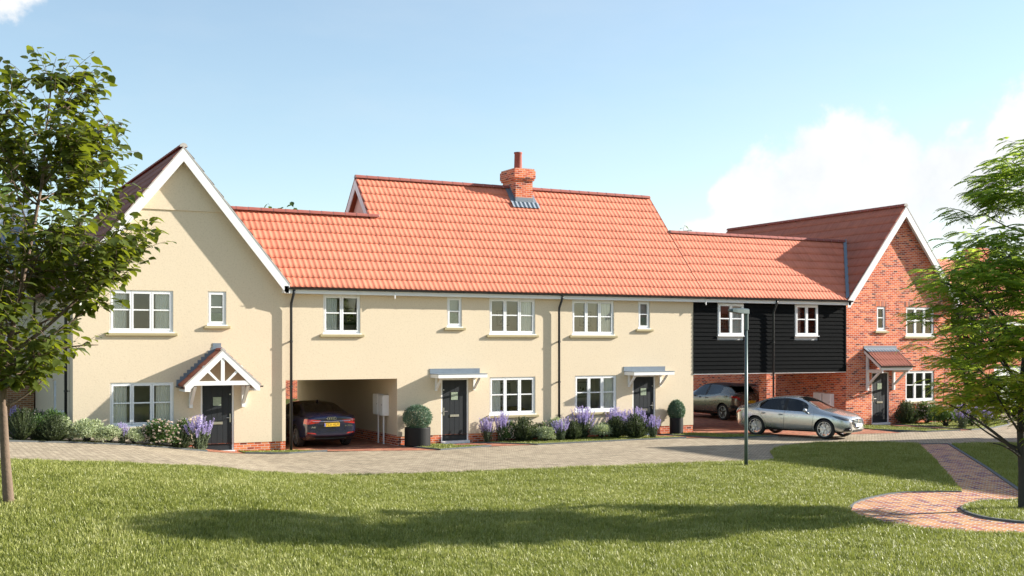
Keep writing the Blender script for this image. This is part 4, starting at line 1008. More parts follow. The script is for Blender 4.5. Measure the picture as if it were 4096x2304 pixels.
class Car:
    def __init__(s, name, label, loc, heading, paintm, spec, scale=1.):
        s.t = thing(name, loc, label, 'car', rz=heading+1e-6); s.t.scale = (scale,)*3; s.sp = spec; s.paint = paintm
        s.body()
    def prof(s, key, x):
        p = s.sp[key]; xs = [a for a, b in p]; ys = [b for a, b in p]
        return float(np.interp(x, xs, ys))
    def section(s, x):
        zb, zs, zt, w = s.prof('zb', x), s.prof('zs', x), s.prof('zt', x), s.prof('w', x)
        hgt = max(.02, zt-zs); t = min(1, hgt/.42); tum = s.sp.get('tum', .42)
        h = zs-zb
        y5 = .945*w; y6 = .90*w-tum*hgt-.02*(1-t); z6 = zt-.075*t-.45*hgt*(1-t)
        y7 = y6-.075; z7 = zt-.028*t-.28*hgt*(1-t)
        return [(0, zb), (.80*w, zb), (.955*w, zb+.07), (.995*w, zb+.32*h), (w, zb+.60*h), (.985*w, zs-.075), (y5, zs), (y6, z6), (y7, z7), (.55*y7, zt-.006), (0, zt)]
    def body(s):
        X = s.sp['x']; n = len(X); k = 11
        g = s.sp['glass']
        vs = []; fs = []; ms = []
        ring = 2*k-2
        for x in X:
            sec = s.section(x)
            full = sec+[(-y, z) for y, z in sec[-2:0:-1]]
            bow = s.sp.get('bow', 0.)
            for y, z in full: vs.append((x-(bow*y*y if x > X[-3]-.01 else (-bow*y*y if x < X[2]+.01 else 0)), y, z))
        def gl(i, j):
            jj = j if j < k-1 else ring-1-j
            xa, xb = X[i], X[i+1]; xm = (xa+xb)/2
            if jj == 6:
                if any(a-.001 <= xa and xb <= b+.001 for a, b in g['side']): return 1
                return 2 if xa > g['side'][0][1]-.001 and xb < g['side'][1][0]+.001 else 0
            if jj in (8, 9): return 1 if any(a-.001 <= xa and xb <= b+.001 for a, b in g['screen']) else 0
            return 0
        for i in range(n-1):
            for j in range(ring):
                fs.append((i*ring+j, i*ring+(j+1) % ring, (i+1)*ring+(j+1) % ring, (i+1)*ring+j)); ms.append(gl(i, j))
        fs.append(tuple(range(ring))); fs.append(tuple(range((n-1)*ring+ring-1, (n-1)*ring-1, -1))); ms += [0, 0]
        me = bpy.data.meshes.new('body'); me.from_pydata(vs, [], fs)
        me.materials.append(s.paint); me.materials.append(M['carglass']); me.materials.append(M['trim'])
        me.polygons.foreach_set('material_index', ms)
        bm = bmesh.new(); bm.from_mesh(me); bmesh.ops.recalc_face_normals(bm, faces=bm.faces)
        # crease along the glass edges and the shoulder
        cl = bm.edges.layers.float.get('crease_edge') or bm.edges.layers.float.new('crease_edge')
        for e in bm.edges:
            f = e.link_faces
            if len(f) == 2 and f[0].material_index != f[1].material_index: e[cl] = .85
        bm.to_mesh(me); bm.free()
        o = bpy.data.objects.new('body', me); COL.objects.link(o)
        sd = o.modifiers.new('s', 'SUBSURF'); sd.levels = sd.render_levels = 3
        cut = MB()
        for ax in s.sp['axles']:
            for sg in (-1, 1): cut.lathe([(0, .45*sg), (s.sp['arch'], .45*sg), (s.sp['arch'], 1.3*sg), (0, 1.3*sg)], 40, (ax, 0, s.sp['r']+.01), 'y')
        co = cut.build('cut', [M['trim']]); 
        co.data.materials.clear(); 
        for m in (s.paint, M['carglass'], M['trim']): co.data.materials.append(m)
        co.data.polygons.foreach_set('material_index', [2]*len(co.data.polygons))
        bo = o.modifiers.new('b', 'BOOLEAN'); bo.operation = 'DIFFERENCE'; bo.object = co; bo.solver = 'EXACT'
        dg = bpy.context.evaluated_depsgraph_get(); m2 = bpy.data.meshes.new_from_object(o.evaluated_get(dg))
        bpy.data.objects.remove(o); bpy.data.objects.remove(co)
        # lower sill cladding becomes plastic where wanted; then split glass from body
        P = [p for p in m2.polygons]
        V = np.array([v.co for v in m2.vertices])
        s.bvh = BVHTree.FromPolygons([tuple(v) for v in V], [tuple(p.vertices) for p in P])
        groups = {'body': [], 'glass': []}
        clad = s.sp.get('clad')
        for p in P:
            mi = p.material_index
            if mi == 0 and clad and clad(p.center): mi = 2
            if mi == 0 and s.sp.get('roofblack') and s.sp['roofblack'](p.center): mi = 2
            groups['glass' if mi == 1 else 'body'].append((tuple(p.vertices), 0 if mi == 0 else 1))
        def sub(name, items, mats, parent):
            used = {}; vv = []; ff = []
            for f, _ in items:
                q = []
                for i in f:
                    if i not in used: used[i] = len(vv); vv.append(tuple(V[i]))
                    q.append(used[i])
                ff.append(q)
            me = bpy.data.meshes.new(name); me.from_pydata(vv, [], ff)
            for m in mats: me.materials.append(m)
            me.polygons.foreach_set('material_index', [m if len(mats) > 1 else 0 for _, m in items])
            me.polygons.foreach_set('use_smooth', [True]*len(ff))
            try: me.set_sharp_from_angle(angle=math.radians(38))
            except Exception: pass
            return link(name, me, parent)
        s.bodyo = sub('body', groups['body'], [s.paint, M['trim']], s.t)
        s.glass = sub('window_glass', groups['glass'], [M['carglass']], s.t)
        bpy.data.meshes.remove(m2)
        # cabin: floor lid, seats, wheel
        x0, x1 = s.sp['cabin']; zc = s.prof('zs', (x0+x1)/2)
        w = s.prof('w', 0)*.86
        c = MB(); c.box(x0, x1, -w, w, zc-.32, zc-.30)
        for x in (x0+.55, (x0+x1)/2+.30):
            for y in (-.36, .36):
                c.prism([(x-.12, zc-.3), (x+.06, zc-.3), (x-.10, zc+.14), (x-.22, zc+.12)], 'y', y-.22, y+.22); c.box(x-.27, x-.17, y-.12, y+.12, zc+.17, zc+.34)
        c.box(x1-.42, x1-.1, -w*.95, w*.95, zc-.3, zc-.03)
        c.lathe([(.17, -.015), (.19, -.015), (.19, .015), (.17, .015)], 16, (x1-.62, -.36, zc+.0), 'x')
        c.build('seats', M['seat'], s.t)
        for ax in s.sp['axles']:
            for sg in (-1, 1): s.wheel(ax, sg)
        cc = MB(); cc.box(s.sp['axles'][1]-.5, s.sp['axles'][0]+.5, -.62, .62, s.sp['r']*.62, s.sp['r']*1.2); cc.build('underbody', M['dark'], s.t)
    def wheel(s, ax, sg):
        r = s.sp['r']; yo = s.prof('w', ax)*1.0-.03; y1 = yo*sg
        d = MB(); d.lathe([(0, -.06*sg), (r*.55, -.06*sg), (r*.55, -.09*sg), (0, -.09*sg)], 24, (ax, y1, r), 'y'); d.lathe([(.045, -.06*sg), (.05, .0), (.0, .005*sg)], 12, (ax, y1-.02*sg, r), 'y')
        w = d.build('wheel', M['alloy'], s.t)
        t = MB(); rr = r*s.sp.get('rim', .70)
        t.lathe([(rr, -.215*sg), (r*.93, -.22*sg), (r*.99, -.195*sg), (r, -.15*sg), (r, -.06*sg), (r*.985, -.02*sg), (r*.93, .003*sg), (rr*1.05, -.004*sg), (rr*.985, -.02*sg), (rr*.985, -.2*sg)], 40, (ax, y1, r), 'y')
        t.build('tyre', M['tyre'], w, smooth=True)
        m = MB(); m.lathe([(rr*.985, -.20*sg), (rr*.93, -.03*sg), (rr*.94, -.008*sg), (rr*1.0, -.008*sg), (rr*.99, -.03*sg)], 40, (ax, y1, r), 'y', 1)
        n = s.sp['spokes']; fork = s.sp.get('fork', .16)
        for i in range(n):
            for dd in (-1, 1) if fork else (0,):
                a = 2*PI*i/n+PI/2; b = a+dd*fork
                p = Vector((ax+.05*math.cos(a), y1-.030*sg, r+.05*math.sin(a))); q = Vector((ax+rr*.95*math.cos(b), y1-.016*sg, r+rr*.95*math.sin(b)))
                m.bar(p, q, s.sp.get('spw', .03), .022, (0, sg, 0), 0)
        m.lathe([(.06, -.03*sg), (.058, -.012*sg), (.0, -.008*sg)], 16, (ax, y1, r), 'y', 0)
        m.build('rim', [M[s.sp.get('rimmat', 'alloy')], M['alloy']], w)
    # ---- things laid on the skin -------------------------------------------------------------
    def hit(s, o, d):
        h = s.bvh.ray_cast(Vector(o), Vector(d))
        return (h[0], h[1]) if h[0] is not None else (None, None)
    def patch(s, name, poly, mat, origin, e1, e2, off=.006, res=.03, parent=None, hole=None, thick=.02):
        """poly (u,v) laid onto the body along -(e1 x e2)... rays start at origin+e1*u+e2*v and run along d = e2 x e1"""
        e1 = Vector(e1).normalized(); e2 = Vector(e2).normalized(); d = e2.cross(e1).normalized(); o = Vector(origin)
        P = []
        for i, p in enumerate(poly):
            q = poly[(i+1) % len(poly)]; k = max(1, int(math.dist(p, q)/res)); P += [(p[0]+(q[0]-p[0])*j/k, p[1]+(q[1]-p[1])*j/k) for j in range(k)]
        nb = len(P); a = np.array(P)
        gx, gy = np.meshgrid(np.arange(a[:,0].min(), a[:,0].max(), res), np.arange(a[:,1].min(), a[:,1].max(), res)); gx = gx.ravel(); gy = gy.ravel()
        ok = inpoly(gx, gy, a)
        pts = [Vector(p) for p in P]+[Vector((x, y)) for x, y in zip(gx[ok], gy[ok])]
        r = delaunay_2d_cdt(pts, [(i, (i+1) % nb) for i in range(nb)], [], 1, 1e-5)
        top = []; last = None
        for v in r[0]:
            h, nn = s.hit(o+e1*v.x+e2*v.y, d)
            if h is None: top.append(None); continue
            top.append(h-d*off)
        F = [f for f in r[2] if all(top[i] is not None for i in f) and max((top[a]-top[b]).length for a in f for b in f) < res*6]
        if not F: return None
        used = sorted({i for f in F for i in f}); ix = {i: k for k, i in enumerate(used)}
        mb = MB(); mb.v = [tuple(top[i]) for i in used]; mb.f = [tuple(ix[i] for i in f) for f in F]; mb.m = [0]*len(mb.f)
        ob = mb.build(name, mat, parent or s.bodyo, smooth=True); return ob
    def side(s, name, poly, mat, sg, **k):
        """poly in (x,z) seen from the side; sg -1 right side, +1 left side"""
        return s.patch(name, poly, mat, (0, 3*sg, 0), (-sg, 0, 0), (0, 0, 1), **k) if sg > 0 else s.patch(name, poly, mat, (0, -3, 0), (1, 0, 0), (0, 0, 1), **k)
    def corner(s, name, poly, mat, sg, th, **k):
        """poly (u,z) seen from outside at th degrees off the car's nose; u grows towards the nose"""
        a = math.radians(th); d = Vector((-math.cos(a), -sg*math.sin(a), 0)); e1 = d.cross(Vector((0,0,1))); m = 1 if sg < 0 else -1
        return s.patch(name, [(m*u, z) for u, z in poly], mat, -d*6, e1, (0,0,1), **k)
    def line(s, name, pts, w, sg, mat=None):
        """narrow joint line on a body side through (x,z) points"""
        q = []
        for a, b in zip(pts, pts[1:]):
            k = max(1, int(math.dist(a, b)/.05)); q += [(a[0]+(b[0]-a[0])*i/k, a[1]+(b[1]-a[1])*i/k) for i in range(k)]
        q.append(pts[-1]); vs = []
        for i, p in enumerate(q):
            a = Vector(q[max(i-1, 0)]); b = Vector(q[min(i+1, len(q)-1)]); d = (b-a).normalized(); nn = Vector((-d.y, d.x))*w/2
            for e in (-1, 1):
                h, _ = s.hit((p[0]+nn.x*e, 3*sg, p[1]+nn.y*e), (0, -sg, 0))
                if h is None: return None
                vs.append((h.x, h.y+sg*.003, h.z))
        mb = MB(); mb.add(vs, [(2*i, 2*i+1, 2*i+3, 2*i+2) for i in range(len(q)-1)]); return mb.build(name, mat or M['dark'], s.bodyo)
    def handle(s, x, z, sg, mat):
        h, _ = s.hit((x, 3*sg, z), (0, -sg, 0))
        if h is None: return
        mb = MB(); y = h.y; mb.tube([(x-.095, y-.002*sg, z-.006), (x-.06, y+.035*sg, z), (x+.06, y+.035*sg, z+.004), (x+.095, y-.002*sg, z+.004)], [.010, .013, .013, .010], 8); mb.build('door_handle', mat, s.bodyo, smooth=True)
        s.side('handle_recess', [(x-.08, z-.028), (x+.08, z-.022), (x+.07, z+.026), (x-.07, z+.022)], M['trim'], sg, off=.003)
    def mirror(s, x, z, sg):
        y = s.prof('w', x)*.93*sg
        bm = MB(); n = 10; m = 8; vs = []
        for i in range(m+1):
            t = i/m*2-1; r = math.sqrt(max(0, 1-t*t))
            for j in range(n):
                a = 2*PI*j/n; vs.append((x+.085*r*math.cos(a)*(1 if math.cos(a) > 0 else .55), y+sg*(.16+.12*t), z+.01+.075*r*math.sin(a)))
        bm.add(vs, [(i*n+j, i*n+(j+1) % n, (i+1)*n+(j+1) % n, (i+1)*n+j) for i in range(m) for j in range(n)])
        mo = bm.build('wing_mirror', s.paint, s.t, smooth=True)
        k = MB(); k.tube([(x-.01, y-sg*.02, z-.10), (x, y+sg*.08, z-.055)], [.03, .025], 8); k.build('mirror_stalk', M['trim'], mo)
    def plate(s, txt, origin, e1, e2, mat, w=.52, h=.113, tilt=0, align=0.):
        """flat number plate with raised lettering, origin = centre of plate, seen along e2 x e1"""
        e1 = Vector(e1).normalized(); e2 = Vector(e2).normalized(); nn = e1.cross(e2); o = Vector(origin)
        mb = MB(); vs = [o+e1*a*w/2+e2*b*h/2+nn*c for c in (0, .012) for a, b in ((-1,-1), (1,-1), (1,1), (-1,1))]
        mb.add(vs, [(0,3,2,1), (4,5,6,7), (0,1,5,4), (1,2,6,5), (2,3,7,6), (3,0,4,7)]); p = mb.build('number_plate', mat, s.t)
        mb = MB(); mb.add([o+e1*(-w/2+a)+e2*b*h/2*.96+nn*.0135 for a, b in ((.004,-1), (.045,-1), (.045,1), (.004,1))], [(0,1,2,3)]); mb.build('plate_band', M['euro'], p)
        tv, tf = text_polys(txt, h*.98); x0 = min(v[0] for v in tv); x1 = max(v[0] for v in tv); sc = .80*w/(x1-x0) if align == 0 else .80
        cx = .022 if align == 0 else align
        mb = MB(); mb.add([o+e1*(cx+v[0]*sc)+e2*v[1]*1.0+nn*.0145 for v in tv], tf); mb.build('lettering', M['ink'], p)
    def badge_text(s, txt, size, origin, e1, e2, mat, squash=1.5):
        e1 = Vector(e1).normalized(); e2 = Vector(e2).normalized(); d = e2.cross(e1); o = Vector(origin)
        tv, tf = text_polys(txt, size); vs = []
        for v in tv:
            b = o+e1*v[0]*squash+e2*v[1]; h, _ = s.hit(b-d*2, d); vs.append((h if h is not None else b)-d*.006)
        mb = MB(); mb.add(vs, tf); mb.build('badge_lettering', mat, s.bodyo)
# ---- silver saloon -----------------------------------------------------------------------------
M['silver'] = carpaint('silver_paint', (.55,.56,.55), .78, .25, .02)
sal = dict(x=[-2.26,-2.24,-2.12,-1.92,-1.70,-1.55,-1.22,-.92,-.62,-.22,-.10,.22,.50,.72,.92,1.20,1.55,1.85,2.08,2.22,2.27],
  zb=[(-2.26,.44),(-2.1,.30),(-1.9,.23),(1.9,.22),(2.15,.21),(2.27,.27)],
  zs=[(-2.26,.88),(-2.1,1.0),(-1.6,1.02),(-1.0,.975),(0,.94),(.9,.92),(1.3,.90),(1.8,.83),(2.1,.73),(2.27,.60)],
  zt=[(-2.26,.92),(-2.24,1.04),(-2.12,1.10),(-1.92,1.12),(-1.70,1.16),(-1.55,1.20),(-1.22,1.325),(-.92,1.415),(-.62,1.465),(-.22,1.48),(.0,1.475),(.22,1.45),(.50,1.37),(.92,1.16),(1.20,1.05),(1.55,.985),(1.85,.915),(2.08,.835),(2.22,.75),(2.27,.64)],
  w=[(-2.26,.62),(-2.24,.72),(-2.12,.82),(-1.9,.87),(-1.3,.90),(0,.90),(1.3,.895),(1.6,.88),(1.85,.84),(2.08,.74),(2.22,.60),(2.27,.48)],
  glass=dict(side=[(-1.22,-.22),(-.10,.72)], screen=[(-1.70,-.92),(.22,1.20)]), axles=(1.38,-1.34), arch=.392, r=.35, rim=.74, spokes=5, fork=.22, spw=.026, cabin=(-1.25,1.0), tum=.50, bow=.05,
  clad=lambda c: c.z < .285 and abs(c.x) < 2.0)
Xc, Yc = 29.26, -2.92
car1 = Car('parked_car', 'silver four-door saloon pulled out in front of the car port, facing the lawn', (Xc, Yc, -.092), math.atan2(-.93, .37), M['silver'], sal)
c = car1
for sg in (-1, 1):
    c.line('door_seam', [(.98,.93), (.97,.70), (.93,.40), (.86,.30)], .008, sg); c.line('door_seam', [(-.16,.93), (-.17,.6), (-.20,.30)], .008, sg); c.line('door_seam', [(-1.22,.96), (-1.12,.80), (-.92,.52), (-.86,.36)], .008, sg); c.line('door_seam', [(.86,.30), (0,.275), (-.86,.30)], .008, sg)
    c.line('sill_trim', [(-.95,.33), (0,.30), (.95,.32)], .05, sg, M['trim']); c.line('window_trim', [(-1.28,1.0), (-1.1,.985), (-.6,.963), (0,.945), (.78,.925)], .016, sg, M['chrome'])
    c.handle(-.30, .81, sg, M['silver']); c.handle(-1.0, .84, sg, M['silver']); c.mirror(.70, .99, sg)
    q = (1, .0, 0)
    e1 = Vector((.55*1, -.83*sg*-1, 0)) if sg < 0 else Vector((-.55, .83, 0))
    c.corner('headlight', [(.70,.845), (.95,.815), (1.22,.765), (1.33,.715), (1.30,.665), (1.10,.675), (.88,.74)], M['lampclear'], sg, 50, off=.006)
    c.corner('headlight_trim', [(1.02,.715), (1.30,.725), (1.31,.675), (1.12,.683)], M['trim'], sg, 50, off=.010)
    c.side('tail_light', [(-2.20,.90), (-1.98,.93), (-1.92,.90), (-2.05,.82), (-2.20,.80)], M['lampred'], sg, off=.006)
    c.patch('fog_recess', [(.46,.29), (.72,.28), (.70,.40), (.60,.43), (.52,.42)] if sg > 0 else [(-.46,.29), (-.72,.28), (-.70,.40), (-.60,.43), (-.52,.42)], M['trim'], (4,0,0), (0,1,0), (0,0,1), off=.006)
    k = MB(); h, _ = c.hit((4, .55*sg, .36), (-1,0,0)); k.lathe([(0,.006), (.03,.004), (.03,-.02)], 12, (h.x+.004, .55*sg, .36), 'x'); k.build('fog_light', M['chrome'], c.bodyo)
gp = [(-.44,.70), (0,.715), (.44,.70), (.40,.56), (.27,.43), (0,.365), (-.27,.43), (-.40,.56)]
c.patch('grille', gp, M['dark'], (4,0,0), (0,1,0), (0,0,1), off=.008)
def strip(car, pts, r, mat, name):
    q = []
    for y, z in pts:
        h, _ = car.hit((4, y, z), (-1,0,0))
        if h is not None: q.append((h.x+.012, y, z))
    mb = MB(); mb.tube(q, r, 6); mb.build(name, mat, car.bodyo)
strip(c, [(-.46,.71), (-.43,.62), (-.385,.53), (-.27,.42), (-.12,.37), (0,.355), (.12,.37), (.27,.42), (.385,.53), (.43,.62), (.46,.71)], .014, M['chrome'], 'grille_wing')
for z in (.655, .60, .55): strip(c, [(-.34+abs(.62-z)*.8, z), (-.1, z), (.1, z), (.34-abs(.62-z)*.8, z)], .007, M['galv'], 'grille_bar')
c.patch('lower_grille', [(-.42,.26), (.42,.26), (.38,.33), (-.38,.33)], M['dark'], (4,0,0), (0,1,0), (0,0,1), off=.007)
strip(c, [(-.62,.225), (-.3,.215), (0,.212), (.3,.215), (.62,.225)], .018, M['silver'], 'bumper_lip')
h, _ = c.hit((4,0,.62), (-1,0,0)); k = MB(); k.lathe([(.0,.02), (.05,.016), (.062,.0)], 20, (h.x+.012, 0, .635), 'x'); e = k.build('emblem', M['chrome'], c.bodyo)
k = MB(); k.tube([(h.x+.034, -.045, .655), (h.x+.036, -.02, .642), (h.x+.036, 0, .622), (h.x+.036, .02, .642), (h.x+.034, .045, .655)], .006, 6); k.build('emblem_wings', M['trim'], e)
h, _ = c.hit((4,0,.50), (-1,0,0)); c.plate('PR21 LWE', (h.x+.025, 0, .50), (0,1,0), (0,0,1), M['wplate'])
k = MB(); k.box(-.10, .0, -.03, .03, 1.44, 1.455); k.build('roof_antenna', M['trim'], c.bodyo)
# ---- dark blue saloon seen from behind ------------------------------------------------------------
M['blue'] = carpaint('dark_blue_paint', (.004,.006,.032), .25, .22, .1)
exe = dict(x=[-2.42,-2.40,-2.28,-2.10,-1.95,-1.80,-1.45,-1.12,-.85,-.35,-.22,.2,.50,.80,1.05,1.35,1.75,2.1,2.36,2.48,2.51],
  zb=[(-2.42,.40),(-2.25,.26),(-2,.20),(2.1,.20),(2.4,.22),(2.51,.3)],
  zs=[(-2.42,.90),(-2.28,1.02),(-1.8,1.035),(-1,.99),(0,.95),(1,.92),(1.6,.87),(2.1,.78),(2.51,.6)],
  zt=[(-2.42,.96),(-2.40,1.03),(-2.28,1.085),(-2.10,1.10),(-1.95,1.115),(-1.80,1.15),(-1.45,1.30),(-1.12,1.395),(-.85,1.43),(-.35,1.457),(0,1.455),(.2,1.44),(.5,1.36),(.8,1.22),(1.05,1.09),(1.2,1.03),(1.75,.96),(2.1,.88),(2.36,.8),(2.51,.66)],
  w=[(-2.42,.74),(-2.40,.80),(-2.28,.88),(-2.1,.915),(-1.5,.94),(0,.943),(1.6,.935),(2.1,.86),(2.36,.72),(2.51,.5)],
  glass=dict(side=[(-1.45,-.35),(-.22,.80)], screen=[(-1.80,-.85),(.2,1.35)]), axles=(1.46,-1.46), arch=.385, r=.345, rim=.74, spokes=10, fork=0, spw=.045, cabin=(-1.3,1.1), tum=.50, bow=.05)
car2 = Car('parked_car', 'dark blue saloon parked nose-in under the drive-through arch', (12.36, 1.12+1.46, -.086), PI/2, M['blue'], exe); c = car2
RE1, RE2 = (0,-1,0), (0,0,1)     # seen from behind
rear = lambda name, poly, mat, **k: c.patch(name, poly, mat, (-5,0,0), RE1, RE2, **k)
for sg in (-1, 1):
    f = lambda P: [(sg*a, b) for a, b in P]
    rear('tail_light', f([(.36,.90), (.60,.925), (.86,.945), (.88,.80), (.80,.775), (.60,.80), (.44,.82)]), M['lampred'], off=.007)
    rear('reflector', f([(.50,.455), (.80,.48), (.78,.52), (.56,.50)]), M['lampred'], off=.008)
    rear('exhaust_trim', f([(.50,.30), (.54,.335), (.80,.345), (.82,.29), (.54,.275)]), M['chrome'], off=.008); rear('exhaust', f([(.53,.305), (.55,.325), (.79,.335), (.80,.298), (.55,.285)]), M['trim'], off=.011)
    c.line('door_seam', [(1.06,.92), (1.0,.4), (.9,.3)], .008, sg); c.line('door_seam', [(-.28,.95), (-.3,.3)], .008, sg); c.line('door_seam', [(-1.42,.98), (-1.2,.72), (-1.02,.36)], .008, sg)
    c.line('window_trim', [(-1.55,1.05), (-1.3,1.03), (-.6,.995), (0,.965), (.85,.94)], .018, sg, M['chrome']); c.handle(-.45, .83, sg, M['blue']); c.handle(-1.25, .86, sg, M['blue']); c.mirror(.75, 1.02, sg)
rear('bumper_panel', [(-.84,.23), (.84,.23), (.86,.36), (.5,.38), (-.5,.38), (-.86,.36)], M['trim'], off=.004)
def rstrip(car, pts, r, mat, name):
    q = []
    for y, z in pts:
        h, _ = car.hit((-5, y, z), (1,0,0))
        if h is not None: q.append((h.x-.012, y, z))
    mb = MB(); mb.tube(q, r, 6); return mb.build(name, mat, car.bodyo)
rstrip(c, [(-.84,.885), (-.6,.872), (-.3,.862), (0,.858), (.3,.862), (.6,.872), (.84,.885)], .012, M['chrome'], 'light_bar')
rstrip(c, [(-.5,.315), (0,.30), (.5,.315)], .010, M['galv'], 'bumper_strip')
for sg in (-1, 1): rstrip(c, [(sg*.56,1.0), (sg*.53,.8), (sg*.48,.62), (sg*.40,.585), (0,.575)], .004, M['dark'], 'boot_seam')
h, _ = c.hit((-5,0,.955), (1,0,0)); k = MB()
for i in range(4):
    y = (1.5-i)*.072; n = 20; vs = []
    k.tube([(h.x-.012, y+.048*math.cos(2*PI*j/n), .955+.042*math.sin(2*PI*j/n)) for j in range(n+1)], .0075, 6, cap=False)
k.build('emblem', M['chrome'], c.bodyo)
h, _ = c.hit((-5,0,.755), (1,0,0)); c.plate('FZ21 KLM', (h.x-.03, 0, .755), RE1, (0,0,1), M['yplate'])
c.badge_text('A6', .085, (-2.4, .60, .68), RE1, RE2, M['chrome']); c.badge_text('55 TFSI', .055, (-2.4, -.58, .71), RE1, RE2, M['chrome'])
k = MB(); k.prism([(-.98,1.415), (-.78,1.44), (-.95,1.50)], 'y', -.02, .02); k.build('roof_antenna', M['blue'], c.bodyo)
# ---- grey compact crossover -------------------------------------------------------------------------
M['greyp'] = carpaint('warm_grey_paint', (.20,.19,.165), .75, .26, .1)
cro = dict(x=[-2.10,-2.08,-2.0,-1.90,-1.76,-1.55,-1.2,-.88,-.60,-.20,-.06,.30,.55,.80,1.05,1.35,1.7,1.98,2.18,2.25],
  zb=[(-2.10,.50),(-1.95,.34),(-1.7,.24),(1.7,.24),(2.0,.25),(2.25,.34)],
  zs=[(-2.10,.98),(-2.0,1.06),(-1.7,1.13),(-1.2,1.13),(-.6,1.06),(0,1.02),(1,.99),(1.5,.95),(2,.84),(2.25,.68)],
  zt=[(-2.10,1.05),(-2.08,1.10),(-2.0,1.165),(-1.90,1.23),(-1.76,1.33),(-1.55,1.45),(-1.2,1.53),(-.88,1.555),(-.2,1.565),(.0,1.56),(.3,1.53),(.55,1.44),(.8,1.30),(1.05,1.16),(1.2,1.09),(1.7,1.02),(1.98,.94),(2.18,.82),(2.25,.72)],
  w=[(-2.10,.66),(-2.08,.74),(-2.0,.80),(-1.9,.84),(-1.6,.89),(-1.2,.905),(-.6,.885),(0,.88),(1,.895),(1.6,.88),(1.98,.78),(2.18,.62),(2.25,.5)],
  glass=dict(side=[(-1.2,-.20),(-.06,.80)], screen=[(-1.90,-1.55),(.30,1.35)]), axles=(1.32,-1.32), arch=.40, r=.345, rim=.72, spokes=5, fork=.13, spw=.03, rimmat='blackalloy', cabin=(-1.2,1.1), tum=.46, bow=.07,
  clad=lambda c: c.z < .37,
  roofblack=lambda c: c.z > 1.41)
car3 = Car('parked_car', 'grey crossover with a black roof parked in the car port behind the silver saloon', (33.10, 5.35+1.32*1.04, -.086), PI/2, M['greyp'], cro, 1.04); c = car3
for sg in (-1, 1):
    f = lambda P: [(sg*a, b) for a, b in P]
    rear('tail_light', f([(.86,1.06), (.62,1.02), (.50,.93), (.46,.86), (.60,.88), (.74,.95), (.88,1.0)]), M['lampred'], off=.01)
    c.side('tail_light', [(-1.62,1.06), (-1.95,1.02), (-2.04,.92), (-1.95,.92), (-1.75,.98)], M['lampred'], sg, off=.01)
    rear('bumper_vent', f([(.66,.62), (.84,.66), (.86,.55), (.62,.50)]), M['trim'], off=.008)
    c.line('door_seam', [(1.0,.99), (.98,.6), (.9,.38)], .008, sg); c.line('door_seam', [(-.13,1.03), (-.15,.38)], .008, sg); c.handle(-.02-.22, .93, sg, M['trim']); c.mirror(.80, 1.08, sg)
    c.side('quarter_panel', [(-1.42,1.28), (-1.18,1.14), (-1.18,1.40)], M['trim'], sg, off=.006)
rear('bumper_panel', [(-.80,.30), (.80,.30), (.82,.42), (.5,.50), (-.5,.50), (-.82,.42)], M['trim'], off=.006)
k = MB(); k.prism([(-1.92,1.455), (-1.5,1.535), (-1.3,1.55), (-1.3,1.535), (-1.9,1.43)], 'y', -.60, .60); k.build('spoiler', M['trim'], c.t, bevel=.008)
rstrip(c, [(-.80,1.115), (-.4,1.14), (0,1.145), (.4,1.14), (.80,1.115)], .018, M['trim'], 'tailgate_trim')
h, _ = c.hit((-5,0,.79), (1,0,0)); c.plate('21 LTC', (h.x-.03, 0, .79), RE1, (0,0,1), M['yplate'], align=.09)
h, _ = c.hit((-5,0,.98), (1,0,0)); k = MB(); k.tube([(h.x-.012, .06*math.cos(2*PI*j/20), .98+.04*math.sin(2*PI*j/20)) for j in range(21)], .007, 6, cap=False); k.build('emblem', M['chrome'], c.bodyo)
rstrip(c, [(-.25,.28), (.25,.28)], .02, M['chrome'], 'bumper_strip')
# ================================================================== PLANTS
M['leafL'] = leafmat('broad_leaf', (.034,.055,.012), (.120,.150,.034), (.28,.33,.02), .40, .36)
M['leafR'] = leafmat('pinnate_leaf', (.060,.145,.024), (.150,.27,.045), (.54,.70,.08), .60, .38)
M['leafB'] = leafmat('distant_leaf', (.030,.070,.016), (.09,.15,.035), (.16,.24,.03), .35, .6)
M['leafD'] = leafmat('dark_leaf', (.016,.024,.010), (.055,.060,.022), (.10,.10,.03), .3, .5)
M['bark'] = paint('grey_brown_bark', (.150,.105,.075), .95, .35, 9., .012, 26)
M['barkD'] = paint('dark_bark', (.040,.038,.036), .95, .35, 9., .012, 26)
M['stem'] = paint('green_stem', (.08,.10,.04), .8, .2)
M['lavleaf'] = leafmat('lavender_leaf', (.07,.10,.06), (.15,.19,.11), (.14,.18,.08), .25, .7)
M['lavflower'] = leafmat('lavender_flower', (.36,.29,.62), (.62,.55,.84), (.50,.42,.75), .3, .7)
M['rosemary'] = leafmat('rosemary_leaf', (.025,.040,.018), (.085,.115,.05), (.10,.14,.04), .25, .6, 6.)
M['varieg'] = leafmat('variegated_leaf', (.12,.20,.07), (.66,.70,.48), (.40,.46,.18), .3, .55, 5.)
M['shrub'] = leafmat('green_leaf', (.030,.075,.018), (.085,.155,.04), (.13,.22,.03), .3, .5, 5.)
M['petal'] = leafmat('pale_petal', (.62,.50,.42), (.80,.72,.64), (.70,.58,.50), .25, .6)
M['box'] = leafmat('clipped_leaf', (.045,.095,.060), (.165,.25,.17), (.12,.22,.09), .25, .5, 8.)
M['topsoil'] = paint('pot_soil', (.03,.022,.015), .95, .3)
LEAF = [(0,0,0), (.20,.26,.05), (.50,.32,.05), (.80,.16,.0), (1,0,-.12), (.80,-.16,.0), (.50,-.32,.05), (.20,-.26,.05), (.28,0,.0), (.6,0,.0)]
